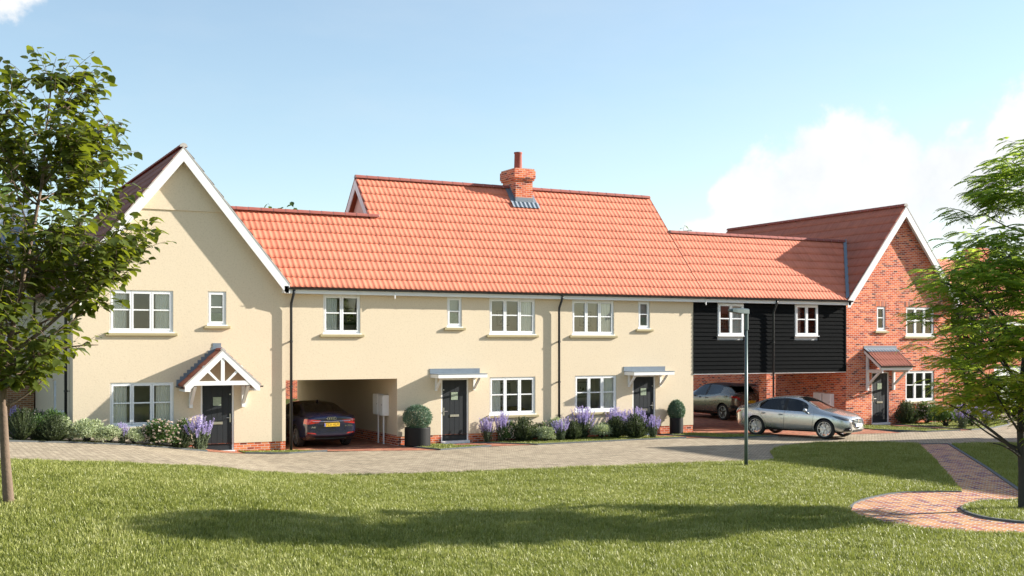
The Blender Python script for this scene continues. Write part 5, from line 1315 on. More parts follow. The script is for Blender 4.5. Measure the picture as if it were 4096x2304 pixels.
LEAFF = [[[0,1,8]], [[0,8,7]], [[3,4,9]], [[9,4,5]], [[1,2,9,8]], [[8,9,6,7]], [[2,3,9]], [[9,5,6]]]
def tree_mesh(mb, path, r0, r1, n=7):
    k = len(path); mb.tube(path, [r0+(r1-r0)*i/(k-1) for i in range(k)], n)
def bez(a, b, c, n):
    a, b, c = Vector(a), Vector(b), Vector(c); return [a*(1-t)**2+b*2*t*(1-t)+c*t*t for t in (i/n for i in range(n+1))]
def crown_tree(name, label, cat, base, trunk, env, nlimb, ntwig, seed, bark, leaf, kind, scale=1., r0=.11, group=None, limb0=.1, extra=(), bias=None):
    """tree: tapered trunk, limbs to the crown's edge, twigs hung on the nearest limb, leaves along every twig"""
    rg = np.random.default_rng(seed); t = thing(name, base, label, cat, group)
    B = Vector(base); tp = [B+Vector(p) for p in trunk]; H = tp[-1].z-B.z
    tr = MB(); k = len(tp); tr.tube([tp[0]-Vector((0,0,.15))]+tp, [r0*1.25, r0*1.06]+[max(.012, r0*(1-.93*(i/(k-1))**.9)) for i in range(1, k)], 12)
    zs = [p.z for p in tp]
    def on_trunk(z): return Vector([float(np.interp(z, zs, [p[i] for p in tp])) for i in range(3)])
    ez = [e[0]+B.z for e in env]; er = [e[1] for e in env]
    R = lambda z: float(np.interp(z, ez, er))
    nodes = []; lb = MB()
    for i in range(nlimb):
        z = ez[0]+(ez[-1]-ez[0])*((i+.5)/nlimb)**.85*.96; a = i*2.399+rg.uniform(-.4, .4)
        rr = R(z)*rg.uniform(.78, 1.0); c = on_trunk(min(z, zs[-1])); tip = Vector((c.x+rr*math.cos(a), c.y+rr*math.sin(a), z))
        zb = max(B.z+ez[0]*0+(ez[0]-B.z)*limb0*0+ (ez[0]-B.z)*.82, z-rr*rg.uniform(.55, 1.0)); st = on_trunk(min(zb, zs[-2]))
        md = st.lerp(tip, .5)+Vector((0,0, -.12*rr+rg.uniform(-.1,.1)))
        pa = bez(st, md, tip, 9); rad = max(.018, r0*(1-.85*(zb-B.z)/max(.1, H))*.42)
        tree_mesh(lb, pa, rad, .008, 6); nodes += pa[2:]
    for st, md, tip, rad in extra:
        pa = bez(B+Vector(st), B+Vector(md), B+Vector(tip), 12); tree_mesh(lb, pa, rad, .01, 6); nodes += pa[3:]
    N = np.array(nodes+[p for p in tp if p.z > ez[0]])
    tw = []; Tt = []
    while len(Tt) < ntwig:
        z = rg.uniform(ez[0], ez[-1]); 
        if rg.uniform() > (R(z)/max(er))**1.3: continue
        a = rg.uniform(0, 2*PI); f = rg.uniform(.12, 1)**.55; c = on_trunk(min(z, zs[-1])); p = Vector((c.x+R(z)*f*math.cos(a), c.y+R(z)*f*math.sin(a), z))
        if bias and not bias(p-B, rg): continue
        d2 = ((N-np.array(p))**2).sum(1)+np.where(N[:, 2] > p.z+.15, 1.5, 0); q = Vector(N[int(d2.argmin())])
        L = (p-q).length
        if L > 1.5: continue
        out = Vector((p.x-c.x, p.y-c.y, 0)); out = out.normalized() if out.length > .01 else Vector((1,0,0))
        Tt.append((q, p, out))
    LP = []; LD = []; LU = []
    for q, p, out in Tt:
        if kind == 'broad':
            up = (out*rg.uniform(.3, .9)+Vector((rg.uniform(-.4,.4), rg.uniform(-.4,.4), rg.uniform(.25, 1.0)))).normalized(); ln = rg.uniform(.35, .65)*scale
        else:
            up = (out*rg.uniform(.7, 1.2)+Vector((rg.uniform(-.4,.4), rg.uniform(-.4,.4), rg.uniform(.0, .5)))).normalized(); ln = rg.uniform(.25, .45)*scale
        e = p+up*ln; pa = bez(q, q.lerp(p, .6)+Vector((0,0,-.04)), p, 4)[:-1]+bez(p, p+up*ln*.5+Vector((0,0,.03)), e, 4)
        tree_mesh(lb, pa, .0075*scale, .003*scale, 4)
        if kind == 'broad':
            n = int(rg.integers(9, 13)); s = np.linspace(.12, 1., n)
            for i, u in enumerate(s):
                j = u*(len(pa)-1); j0 = min(int(j), len(pa)-2); b = pa[j0].lerp(pa[j0+1], j-j0); tang = (pa[j0+1]-pa[j0]).normalized()
                sd = tang.cross(Vector((0,0,1))); sd = sd.normalized() if sd.length > .05 else Vector((1,0,0)); sg = 1 if i % 2 else -1
                d = (sd*sg*rg.uniform(.6, 1)+tang*rg.uniform(.1,.6)+out*.25+Vector((0,0,rg.uniform(-1.0,.05)))).normalized()
                LP.append(b+d*.03); LD.append(d); LU.append(Vector((rg.uniform(-.6,.6), rg.uniform(-.6,.6), 1)))
        else:
            n = int(rg.integers(6, 9))
            for i in range(n):
                u = .35+.65*i/(n-1); j = u*(len(pa)-1); j0 = min(int(j), len(pa)-2); b = pa[j0].lerp(pa[j0+1], j-j0)
                a = i*2.4+rg.uniform(-.5,.5); d = (out*.55+Vector((math.cos(a), math.sin(a), rg.uniform(-.15,.35)))).normalized()
                LP.append(b); LD.append(d); LU.append(Vector((rg.uniform(-.2,.2), rg.uniform(-.2,.2), 1)))
    P = np.array(LP); D = np.array(LD); U = np.array(LU); n = len(P)
    trk = tr.build('trunk', bark, t, smooth=True); lb.build('limbs', bark, trk, smooth=True)
    if kind == 'broad':
        V, F = inst(LEAF, LEAFF, frames(D, U), P, rg.uniform(.145, .25, n)*scale)
    else:
        tv = []; tf = []; m = 8                                     # an arching feather leaf of paired leaflets
        for i in range(m):
            u = .14+.80*i/m; z = .10*u-.42*u*u; x = u*(1-.12*u)
            ll = .36*(math.sin(PI*(.18+.72*i/m)))**.7
            for sg in (-1, 1):
                b = len(tv); dx, dy = .38, .92
                o = (x, 0, z)
                tv += [o, (x+ll*dx*.45+.052, sg*ll*dy*.45, z-.01-ll*.05), (x+ll*dx, sg*ll*dy, z-ll*.28), (x+ll*dx*.45-.056, sg*ll*dy*.48, z-.01-ll*.05)]; tf.append([b, b+1, b+2, b+3])
        b = len(tv); z = .1-.42; tv += [(.84,0,z+.05), (.95,.035,z-.03), (1.06,0,z-.15), (.95,-.035,z-.03)]; tf.append([b, b+1, b+2, b+3])
        V, F = inst(tv, [tf], frames(D, U), P, rg.uniform(.30, .46, n)*scale)
    np_mesh('crown', V, F, leaf, t)
    return t
def clumps(f, cut, sx=0.):
    """foliage gathers in separate sprays with gaps between them"""
    return lambda p, rg: math.sin(p.x*f+1.3*math.sin(p.z*1.7+sx))*math.sin(p.y*f+.9+1.1*math.sin(p.x*1.9))+.9*math.sin(p.z*f*1.25+1.2*math.sin(p.x*1.5+p.y*1.2+sx)) > cut+rg.normal()*.18
# left tree: broad leaves, two leaders
bx, by, bz, _ = spot(22*DD, 1268*DD)
crown_tree('tree', 'broad-leaved young tree on the left of the lawn with a straight brown trunk', 'tree', (bx, by, bz),
    [(0,0,0), (-.06,0,.9), (-.10,0,1.8), (-.05,0,2.5), (.12,.05,3.4), (.34,.05,4.5), (.55,0,5.7), (.62,0,6.7), (.72,0,7.6)],
    [(2.1,.6), (2.5,1.05), (3.0,1.4), (3.5,1.6), (4.05,1.65), (4.6,2.0), (5.3,1.45), (6.0,1.1), (6.7,1.4), (7.3,.85), (7.75,.3)], 25, 640, 11, M['bark'], M['leafL'], 'broad', 1.0, .09, bias=clumps(2.6, -.25),
    extra=[((-.05,0,2.3), (-.9,.2,3.4), (-1.1,.3,5.0), .05), ((.0,0,2.6), (1.0,-.2,3.4), (1.9,-.3,4.5), .045), ((0,0,2.4), (.7,.1,2.8), (1.5,.0,2.8), .03), ((-.05,0,2.3), (-.3,.4,4.2), (-.2,.5,6.9), .05)])
bx, by, bz, _ = spot(2574*DD, 1283*DD)
crown_tree('tree', 'feathery-leaved tree on the right edge of the lawn beside the brick circle', 'tree', (bx, by, bz),
    [(0,0,0), (-.02,0,.8), (-.06,.02,1.6), (-.02,0,2.6), (.10,0,3.6), (.18,0,4.6), (.3,0,5.6), (.35,0,6.6), (.4,0,7.4)],
    [(1.5,.9), (2.15,1.3), (2.75,1.5), (3.45,2.15), (4.1,1.95), (5.2,1.75), (6.1,1.4), (6.9,.85), (7.5,.2)], 28, 720, 23, M['barkD'], M['leafR'], 'feather', 1.0, .095, bias=clumps(2.4, -.22, 1.1),
    extra=[((-.03,0,1.05), (-.7,.2,1.75), (-1.5,.7,2.2), .045), ((-.03,0,1.05), (-.6,-.1,1.35), (-1.0,-.1,1.40), .025), ((0,0,2.3), (-.8,-.2,3.1), (-2.0,-.7,3.6), .05), ((0,0,3.2), (-.9,.1,4.3), (-1.9,.4,4.6), .045)])
# far trees: one is built, the others are turned and scaled copies
def far_tree(base, h, label):
    t = crown_tree('tree', label, 'tree', (0,0,0), [(0,0,0), (.1,0,h*.3), (0,.1,h*.6), (.1,0,h*.9)], [(h*.25,1.2), (h*.45,h*.30), (h*.65,h*.30), (h*.85,h*.2), (h*.98,.3)], 22, 330, 5, M['barkD'], M['leafB'], 'broad', 2.3, .2, 'trees behind the houses')
    t.location = base; return t
ft = far_tree((0,0,0), 10., 'tree rising behind the left neighbouring house')
far_spots = [(-2., 24., 1.12, 0., None), (2.5, 32., 1.25, 1.3, 'tree crown between the left tree and the steep shaded roof'), (23.3, 42.4, 1.23, 2., 'left one of three tree tips above the low ridge beside the cream gable'), (24.2, 40, 1.21, 3.1, 'middle one of three tree tips above the low ridge beside the cream gable'),
             (28.2, 43.2, 1.24, .7, 'tree tip beside the white verge of the tall red roof'), (65.5, 54, 1.36, 4., 'tree tip above the ridge of the black boarded link'), (69, 22, 1.12, 5., 'tree behind the chimney of the far brick house')]
for i, (x, y, s, r, lb) in enumerate(far_spots):
    o = ft if i == 0 else copy_tree(ft)
    o.location = (x, y, terrain(x, y)-.1); o.scale = (s,)*3; o.rotation_euler.z = r
    if lb: o['label'] = lb
x, y = 45.4, 3.2
dt = crown_tree('tree', 'dark bushy tree with reddish leaves beside the brick house, behind the right tree', 'tree', (x, y, -.1), [(0,0,0), (-.3,0,1.3), (-.7,0,2.5), (-.8,0,4.0), (-.8,0,5.5)], [(2.0,.8), (2.8,1.9), (4.2,2.1), (5.4,1.3), (6.2,.4)], 18, 300, 31, M['barkD'], M['leafD'], 'broad', 1.2, .15)
# ---- garden plants: each kind modelled once or twice (about 1 m across), then copied
def blobs(rg, n, blob, shell=.5):
    """points through a few overlapping lumps, more of them near the surface; returns points and outward directions"""
    P = []; O = []
    w = np.array([b[3]**2 for b in blob]); w = w/w.sum()
    for i in rg.choice(len(blob), n, p=w):
        c = np.array(blob[i][:3]); r = blob[i][3]; d = unit(rg.normal(size=3)); d[2] = abs(d[2])*1.1-.35
        d = unit(d); f = rg.uniform(shell, 1.06)**.7; P.append(c+d*r*f*np.array([1,1,.9])); O.append(d)
    P = np.array(P); O = np.array(O); k = P[:, 2] > .015; return P[k], O[k]
SMALL = [(0,0,0), (.45,.20,.06), (1,0,0), (.45,-.20,.06)]
def bush(name, label, cat, seed, kind):
    rg = np.random.default_rng(seed); t = thing(name, (0,0,0), label, cat)
    if kind == 'lavender':
        st = MB(); LPp = []; LDd = []; FP = []; FD = []
        for i in range(46):
            a = rg.uniform(0, 2*PI); r = rg.uniform(0, .16); sp = rg.uniform(0, .34); h = rg.uniform(.62, 1.0)*(1-.25*sp)
            b = Vector((r*math.cos(a), r*math.sin(a), 0)); e = Vector(((r+sp)*math.cos(a), (r+sp)*math.sin(a), h)); pa = bez(b, b.lerp(e, .5)+Vector((0,0,.08)), e, 5)
            st.tube(pa, [.008,.006,.006,.005,.004,.003], 3, cap=False)
            for k in range(16):
                u = rg.uniform(.05, .62); q = pa[0].lerp(pa[-1], u); aa = rg.uniform(0, 2*PI); LPp.append(q); LDd.append((math.cos(aa), math.sin(aa), rg.uniform(.6, 1.8)))
            for k in range(44):
                u = .60+.40*k/44; q = pa[0].lerp(pa[-1], u)+Vector((0,0,.01)); aa = k*2.4; FP.append(q); FD.append((math.cos(aa), math.sin(aa), .55))
        st.build('stems', M['stem'], t)
        n = len(LPp); V, F = inst(SMALL, [[[0,1,2,3]]], frames(np.array(LDd), rg.normal(size=(n,3))), np.array(LPp), rg.uniform(.06, .11, n)); np_mesh('leaves', V, F, M['lavleaf'], t)
        n = len(FP); V, F = inst([(0,0,0), (.5,.36,.1), (1,0,.1), (.5,-.36,.1)], [[[0,1,2,3]]], frames(np.array(FD), rg.normal(size=(n,3))), np.array(FP), rg.uniform(.026, .046, n)); np_mesh('flowers', V, F, M['lavflower'], t)
        return t
    if kind == 'rosemary':
        st = MB(); P = []; D = []
        for i in range(150):
            a = rg.uniform(0, 2*PI); el = rg.uniform(.15, 1.5); ln = rg.uniform(.75, 1.0)*(.50+.45*math.sin(el)); d = Vector((math.cos(a)*math.cos(el)*.95, math.sin(a)*math.cos(el)*.95, math.sin(el)))
            b = Vector((rg.uniform(-.08,.08), rg.uniform(-.08,.08), 0)); e = b+d*ln+Vector((0,0,.12)); pa = bez(b, b+d*ln*.55, e, 5); st.tube(pa, [.006]*5+[.003], 3, cap=False)
            for k in range(54):
                u = .25+.77*k/46; q = pa[min(4, int(u*5))].lerp(pa[min(5, int(u*5)+1)], u*5-int(u*5)) if u < 1 else pa[-1]; tg = (pa[-1]-pa[2]).normalized(); aa = k*2.4
                P.append(q); D.append(tg*.75+Vector((math.cos(aa), math.sin(aa), .2))*.6)
        st.build('stems', M['stem'], t); n = len(P)
        V, F = inst([(0,0,0), (.5,.15,.02), (1,0,0), (.5,-.15,.02)], [[[0,1,2,3]]], frames(np.array(D), rg.normal(size=(n,3))), np.array(P), rg.uniform(.06, .10, n)); np_mesh('leaves', V, F, M['rosemary'], t); return t
    bl = [(0,0,.30,.36)]+[(rg.uniform(-.30,.30), rg.uniform(-.30,.30), rg.uniform(.16,.55), rg.uniform(.17,.27)) for _ in range(12)]
    P, O = blobs(rg, 4200, bl, .35); n = len(P)
    st = MB()
    for i in range(26):
        j = int(rg.integers(0, n)); st.tube(bez((rg.uniform(-.06,.06), rg.uniform(-.06,.06), 0), Vector(P[j])*.5+Vector((0,0,.05)), P[j], 4), [.012,.010,.008,.006,.004], 4, cap=False)
    st.build('stems', M['barkD'], t)
    D = O*.8+rg.normal(size=(n,3))*.6+np.array([0,0,.35])
    V, F = inst(SMALL, [[[0,1,2,3]]], frames(D, O+rg.normal(size=(n,3))*.5), P, rg.uniform(.045, .085, n)); np_mesh('leaves', V, F, M['varieg'] if kind == 'varieg' else M['shrub'], t)
    if kind == 'rose':
        P, O = blobs(rg, 210, bl, .95); k = []; R = []
        for p, d in zip(P, O):
            for m in range(9):
                a = m*2.4; tl = .25+.55*(m/9); e = unit(d+tl*(np.array([math.cos(a), math.sin(a), .3*math.sin(a*2)]))); k.append(p+d*.03); R.append(e)
        V, F = inst([(0,0,0), (.6,.42,.1), (1,0,.22), (.6,-.42,.1)], [[[0,1,2,3]]], frames(np.array(R), rg.normal(size=(len(R),3))), np.array(k), rg.uniform(.042, .066, len(R))); np_mesh('flowers', V, F, M['petal'], t)
    return t
NAMES = {'lavender': ('lavender_plant', 'lavender'), 'rosemary': ('rosemary_bush', 'shrub'), 'varieg': ('variegated_shrub', 'shrub'), 'rose': ('flowering_shrub', 'shrub'), 'green': ('green_shrub', 'shrub')}
PROTO = {}
GRP = {'a': 'plants in the bed before the cream gabled house', 'b': 'plants in the bed before the middle terrace', 'c': 'plants in the bed before the brick house'}
def plant(kind, px, py, wpx, hpx, label, bed, zoff=.03):
    """px, py: foot of the plant, wpx/hpx its size, all in full-resolution pixels of the photograph"""
    X, Y, z, d = spot(px, py, zoff)
    s = wpx*d/FL
    lim = -.16-.33*s                       # keep the foot between the wall and the kerb, on the same line of sight
    if 3.9 < X < 40.6 and not (X < 4.3 and Y > 0): ny = min(Y, lim)
    else: ny = Y
    if X > 3.9 and X < 4.9 and Y > 0: ny = lim
    ex = np.array(edge_far); ny = max(ny, float(np.interp(X, ex[:, 0], ex[:, 1]))+.12+.15*s)
    dr = sight(px, py); t = (ny-CAM[1])/dr[1]; X, Y, d = CAM[0]+t*dr[0], ny, t; z = terrain(X, Y)
    s = wpx*d/FL; h = (HY+(CAM[2]-z)*FL/d-(py-hpx))*d/FL
    key = (kind, random.randint(0, 1))
    if key not in PROTO:
        PROTO[key] = t = bush(NAMES[kind][0], label, NAMES[kind][1], 40+len(PROTO)*7, kind)
    else: t = copy_tree(PROTO[key])
    base = {'lavender': (.78, .98), 'rosemary': (1.05, 1.02), 'varieg': (.95, .80), 'rose': (.95, .80), 'green': (.95, .80)}[kind]
    t.location = (X, Y, z+zoff-.02); g = {'a': 1.28, 'b': 1.12, 'c': 1.3}[bed]; t.scale = (g*s/base[0], g*s/base[0], g*h/base[1]); t.rotation_euler = (0, 0, random.uniform(0, 6.28))
    t['label'] = label; t['group'] = GRP[bed]
Z2 = lambda x, y, w, h: (x/2.1467, 1150+y/2.1467, w/2.1467, h/2.1467)
Z4 = lambda x, y, w, h: (1900+x/1.932, 1100+y/1.932, w/1.932, h/1.932)
Z6 = lambda x, y, w, h: (3196+x/2.07, 1150+y/2.07, w/2.07, h/2.07)
for k, a, lb in [
  ('lavender', (10,1245,80,150), 'lavender left of the left tree trunk, at the photo edge'), ('lavender', (128,1235,70,170), 'lavender poking up just right of the left tree trunk'),
  ('rosemary', (185,1310,190,200), 'dark bushy rosemary right beside the left tree trunk'), ('rose', (295,1270,170,180), 'shaded shrub with dusty pink flowers below the brown brick wall'),
  ('green', (420,1260,180,160), 'dull green shrub below the side window of the gabled house'), ('varieg', (535,1245,150,130), 'grey-green shrub at the foot of the side downpipe'),
  ('rosemary', (468,1322,190,165), 'bright feathery rosemary bush at the front of the bed, left of the house corner'), ('rosemary', (325,1312,95,70), 'smallest rosemary tuft low at the kerb'),
  ('varieg', (600,1325,110,125), 'small variegated shrub in front of the house corner'), ('varieg', (745,1342,235,200), 'largest pale variegated shrub, left of the ground-floor window'),
  ('varieg', (935,1358,225,165), 'pale variegated shrub under the left part of the ground-floor window'), ('lavender', (1045,1362,95,160), 'slim lavender under the middle of the ground-floor window'),
  ('varieg', (1150,1368,160,150), 'grey variegated shrub between the slim lavender and the flowering shrub'), ('rose', (1355,1378,250,205), 'large shrub covered in cream flowers under the right part of the window'),
  ('rose', (1545,1362,170,190), 'cream flowering shrub between the window and the porch bracket'), ('rosemary', (1560,1388,130,105), 'low dark rosemary in front of the flowering shrubs, near the door'),
  ('lavender', (1715,1396,205,235), 'tall lavender clump beside the porch door')]:
    plant(k, *Z2(*a), lb, 'a')
for k, a, lb in [
  ('lavender', (97,1266,115,150), 'lavender at the left end of the terrace bed, beside the brick step path'), ('lavender', (207,1258,115,180), 'taller lavender second from the left end of the terrace bed'),
  ('rose', (250,1272,120,135), 'white flowering shrub in front of the second lavender'), ('varieg', (372,1240,120,120), 'pale variegated shrub showing behind the round dark rosemary'),
  ('rosemary', (380,1283,165,155), 'round dark rosemary below the left sill of the terrace bed'), ('rose', (497,1255,125,115), 'white flowering shrub between rosemary and pale shrub'),
  ('varieg', (545,1284,130,120), 'pale variegated shrub at the kerb left of the middle lavender'), ('varieg', (640,1225,150,135), 'pale shrub at the foot of the middle downpipe'),
  ('lavender', (662,1278,125,145), 'front lavender right below the middle downpipe'), ('lavender', (715,1245,110,130), 'lavender partly hidden behind the front lavender'),
  ('rosemary', (760,1270,115,120), 'narrow dark rosemary right of the front lavender'), ('rosemary', (822,1256,110,115), 'dark rosemary below the tall middle lavender'),
  ('lavender', (838,1246,150,205), 'tallest lavender in the middle, below the right sill'), ('varieg', (978,1262,160,130), 'pale variegated shrub right of the tallest lavender'),
  ('lavender', (1080,1235,120,190), 'lavender behind the pale shrub, left of the right-hand door'), ('rosemary', (1090,1257,140,140), 'dark rosemary between the pale shrub and the largest rosemary'),
  ('lavender', (1160,1235,120,170), 'lavender between two dark rosemaries, close to the wall'), ('rosemary', (1245,1258,165,155), 'largest round rosemary in front of the right-hand door'),
  ('lavender', (1258,1235,120,190), 'lavender in front of the right-hand door, behind the largest rosemary'), ('lavender', (1372,1255,115,155), 'lavender at the right end of the terrace bed')]:
    plant(k, *Z4(*a), lb, 'b')
for k, a, lb in [
  ('rosemary', (890,1110,130,120), 'dark rosemary against the brick wall, right of the brick house door'), ('rose', (1062,1118,155,140), 'round white-flowering shrub below the brick house window'),
  ('green', (1215,1148,190,150), 'loose grey-green shrub at the house corner'), ('lavender', (1352,1166,125,150), 'lavender at the kerb of the brick house bed'),
  ('rose', (1432,1146,120,115), 'white-flowering shrub behind the kerb lavender'), ('lavender', (1475,1120,110,110), 'lavender behind the white-flowering shrub at the right bed'),
  ('rose', (1465,1072,190,120), 'broad white-flowering shrub at the back of the right bed'), ('lavender', (1540,1142,110,120), 'lavender rightmost along the kerb of the right bed'),
  ('rosemary', (1342,1060,90,80), 'small dark rosemary at the back by the brick corner'), ('lavender', (1645,1080,90,90), 'far lavender seen through the right tree leaves'),
  ('rose', (1600,1110,130,110), 'white-flowering shrub seen through the low branch of the right tree'), ('green', (1640,990,220,130), 'dark green shrub below the far brick house'), ('rose', (1815,960,130,150), 'white-flowering shrub beside the trunk of the right tree, far behind')]:
    plant(k, *Z6(*a), lb, 'c')
# ---- pots with clipped bushes
def pot(px, py, wpx, hpx, bw, bh, egg, l1, l2):
    X, Y, z, d = spot(px, py, .03); r = wpx*d/FL/2
    ny = min(Y+r*.5, -.06-max(r, .5*bw*d/FL)); dr = sight(px, py); t = (ny-CAM[1])/dr[1]; X, Y, d = CAM[0]+t*dr[0], ny, t; z = terrain(X, Y)+.03; r = wpx*d/FL/2; h = hpx*d/FL
    t = thing('planter', (X, Y, z), l1, 'planter', 'round black planters')
    m = MB(); m.lathe([(0,0), (r*.97,0), (r,.02), (r,h-.015), (r*.99,h), (r-.03,h), (r-.035,h-.06), (r-.04,h-.4), (0,h-.4)][:7], 40, (X,Y,z)); m.build('pot', M['planter'], t, smooth=False)
    m = MB(); m.lathe([(r-.034,h-.05), (0,h-.045)], 24, (X,Y,z)); m.build('potting_soil', M['topsoil'], t)
    rg = np.random.default_rng(int(px)); R, Hh = bw*d/FL/2, bh*d/FL
    b = thing('topiary_bush', (X, Y, z+h-.05), l2, 'shrub', 'clipped bushes in the planters')
    n = 9000; dd = unit(rg.normal(size=(n,3))); k = rg.uniform(.70, 1.03, n)**.7
    zz = Hh*.47; sx = R*(1-(.16*dd[:,2] if egg else 0)); P = np.stack([X+dd[:,0]*k*sx, Y+dd[:,1]*k*sx, z+h-.03+zz+dd[:,2]*k*Hh*.53], 1)
    P += rg.normal(size=(n,3))*.012; ok = P[:,2] > z+h-.03; P = P[ok]; dd = dd[ok]; n = len(P)
    V, F = inst(SMALL, [[[0,1,2,3]]], frames(dd*.6+rg.normal(size=(n,3))*.7, dd+rg.normal(size=(n,3))*.4), P, rg.uniform(.038,.06,n)); np_mesh('leaves', V, F, M['box'], b)
    m = MB(); m.tube([(X,Y,z+h-.06), (X,Y,z+h+Hh*.5)], .02, 6)
    for i in range(20):
        a = rg.uniform(0, 2*PI); e = rg.uniform(-.3, 1.4); m.tube([(X,Y,z+h+.02+Hh*.1), (X+R*.8*math.cos(a)*math.cos(e), Y+R*.8*math.sin(a)*math.cos(e), z+h+Hh*.45+Hh*.4*math.sin(e))], [.010,.004], 4)
    m.build('stems', M['barkD'], b)
pot(1670, 1783, 104, 74, 113, 92, False, 'wide round black planter on the grass by the drive-through arch', 'round clipped bush in the wide black planter by the arch')
pot(2705.5, 1728, 54, 66, 65, 72, True, 'tall narrow black planter against the cream wall by the car port', 'egg-shaped clipped bush in the tall narrow planter by the car port')
# ================================================================== SKY, SUN, CAMERA
AZ, EL = math.radians(75.5), math.radians(22.4)          # sun: angle from the facade normal towards +X, height
SUN = Vector((math.sin(AZ)*math.cos(EL), -math.cos(AZ)*math.cos(EL), math.sin(EL)))
w = bpy.data.worlds.new('World'); SC.world = w; w.use_nodes = True; nt = w.node_tree; nt.nodes.clear()
out = nt.nodes.new('ShaderNodeOutputWorld')
sky = nd(nt, 'TexSky', sky_type='NISHITA', sun_disc=False, sun_elevation=EL, sun_rotation=math.atan2(SUN.x, SUN.y), altitude=0., air_density=SKY_AIR, dust_density=SKY_DUST, ozone_density=SKY_OZ)
tc = nd(nt, 'TexCoord'); dirv = tc.outputs['Generated']
sp = nd(nt, 'SeparateXYZ', {0: dirv})
# compass bearing from the direction the houses are seen in, and height, as plain sky angles
fx = mth(nt, 'ADD', mth(nt, 'MULTIPLY', sp.outputs[0], FW[0]), mth(nt, 'MULTIPLY', sp.outputs[1], FW[1]))
rx = mth(nt, 'ADD', mth(nt, 'MULTIPLY', sp.outputs[0], RT[0]), mth(nt, 'MULTIPLY', sp.outputs[1], RT[1]))
az = mth(nt, 'ARCTAN2', rx, fx); el = mth(nt, 'ARCSINE', sp.outputs[2])
ang = nd(nt, 'CombineXYZ', {0: az, 1: el, 2: 0.})
n1 = nd(nt, 'TexNoise', {'Vector': dirv, 'Scale': 16., 'Detail': 10., 'Roughness': .58, 'Distortion': .15})
n2 = nd(nt, 'TexNoise', {'Vector': dirv, 'Scale': 60., 'Detail': 6., 'Roughness': .6})
vor = nd(nt, 'TexVoronoi', {'Vector': dirv, 'Scale': 42.}, feature='SMOOTH_F1')
mask = None
CL = [(.216,.118,.046,.056), (.250,.135,.046,.058), (.292,.150,.050,.054), (.322,.125,.05,.055), (.362,.128,.048,.056), (.385,.105,.05,.045), (.425,.160,.044,.066), (.47,.14,.06,.09), (.29,.095,.10,.045), (.40,.085,.10,.05), (.165,.092,.03,.016),
      (-.44,.285,.070,.045), (-.50,.31,.10,.05), (.70,.16,.16,.08), (.95,.12,.2,.07), (-.75,.12,.16,.06), (-1.2,.15,.25,.09), (1.6,.2,.3,.1), (2.4,.2,.3,.1), (-2.0,.2,.3,.1), (3.0,.15,.2,.08), (-2.7,.13,.2,.07)]
for a, e, ra, re in CL:
    v = nd(nt, 'VectorMath', {0: nd(nt, 'VectorMath', {0: ang.outputs[0], 1: (a, e, 0)}, operation='SUBTRACT').outputs[0], 1: (1/ra, 1/re, 0)}, operation='MULTIPLY')
    l = nd(nt, 'VectorMath', {0: v.outputs[0]}, operation='LENGTH')
    m = mth(nt, 'SUBTRACT', 1., l.outputs['Value']); mask = m if mask is None else mth(nt, 'SMOOTH_MAX', mask, m, .25)
edge = mth(nt, 'ADD', mask, mth(nt, 'MULTIPLY', mth(nt, 'SUBTRACT', n1.outputs['Fac'], .53), 1.7))
edge = mth(nt, 'ADD', edge, mth(nt, 'MULTIPLY', mth(nt, 'SUBTRACT', .45, vor.outputs['Distance']), .35))
edge = mth(nt, 'ADD', edge, mth(nt, 'MULTIPLY', mth(nt, 'SUBTRACT', n2.outputs['Fac'], .5), .35))
cf = nd(nt, 'MapRange', {'Value': edge, 'From Min': .02, 'From Max': .34}, interpolation_type='SMOOTHSTEP').outputs[0]
low = nd(nt, 'MapRange', {'Value': el, 'From Min': .03, 'From Max': .12}).outputs[0]
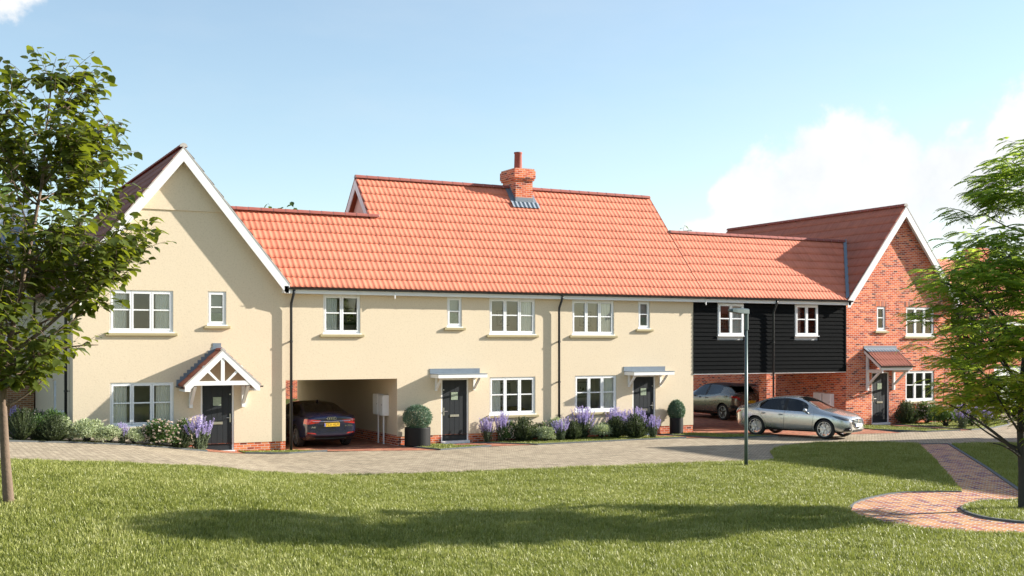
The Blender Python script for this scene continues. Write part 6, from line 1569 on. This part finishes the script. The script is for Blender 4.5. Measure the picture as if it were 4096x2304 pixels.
cf = mth(nt, 'MULTIPLY', cf, mth(nt, 'ADD', .45, mth(nt, 'MULTIPLY', low, .55)))
wisp = nd(nt, 'TexNoise', {'Vector': nd(nt, 'Mapping', {'Vector': dirv, 'Scale': (2, 2, 7)}).outputs[0], 'Scale': 1.6, 'Detail': 7., 'Roughness': .6})
wf = nd(nt, 'MapRange', {'Value': wisp.outputs['Fac'], 'From Min': .45, 'From Max': .85, 'To Min': .12, 'To Max': .30}).outputs[0]
shade = nd(nt, 'MapRange', {'Value': n1.outputs['Fac'], 'From Min': .3, 'From Max': .65}).outputs[0]
ccol = mixc(nt, shade, CLOUD_LO, CLOUD_HI)
base = mixc(nt, 1., sky.outputs[0], SKY_TINT, 'MULTIPLY')
c1 = mixc(nt, wf, base, CLOUD_LO); c2 = mixc(nt, cf, c1, ccol)
bg = nd(nt, 'Background', {'Color': c2, 'Strength': SKY_S}); nt.links.new(bg.outputs[0], out.inputs[0])
ld = bpy.data.lights.new('sun', 'SUN'); ld.energy = SUN_E; ld.angle = math.radians(.6); ld.color = (1, .94, .84)
so = bpy.data.objects.new('sun', ld); COL.objects.link(so); so.rotation_euler = SUN.to_track_quat('Z', 'Y').to_euler(); so.location = (30, -30, 30)
cd = bpy.data.cameras.new('camera'); co = bpy.data.objects.new('camera', cd); COL.objects.link(co)
co.location = CAM; co.rotation_euler = (PI/2, 0, -YAW); cd.sensor_width = 36.; cd.lens = FL/4096*36; cd.shift_y = (HY-1152)/4096; cd.clip_start = .1; cd.clip_end = 4000.
SC.camera = co
SC.render.engine = 'CYCLES'
vs = SC.view_settings; vs.view_transform = 'Standard'; vs.look = 'None'; vs.gamma = 1.; vs.exposure = EXPO; vs.use_curve_mapping = False
SC.render.resolution_x, SC.render.resolution_y = 1024, 576
SC.cycles.max_bounces = 8; SC.cycles.diffuse_bounces = 4; SC.cycles.glossy_bounces = 3; SC.cycles.transparent_max_bounces = 16; SC.cycles.transmission_bounces = 4
SC.cycles.use_adaptive_sampling = True; SC.cycles.use_denoising = True
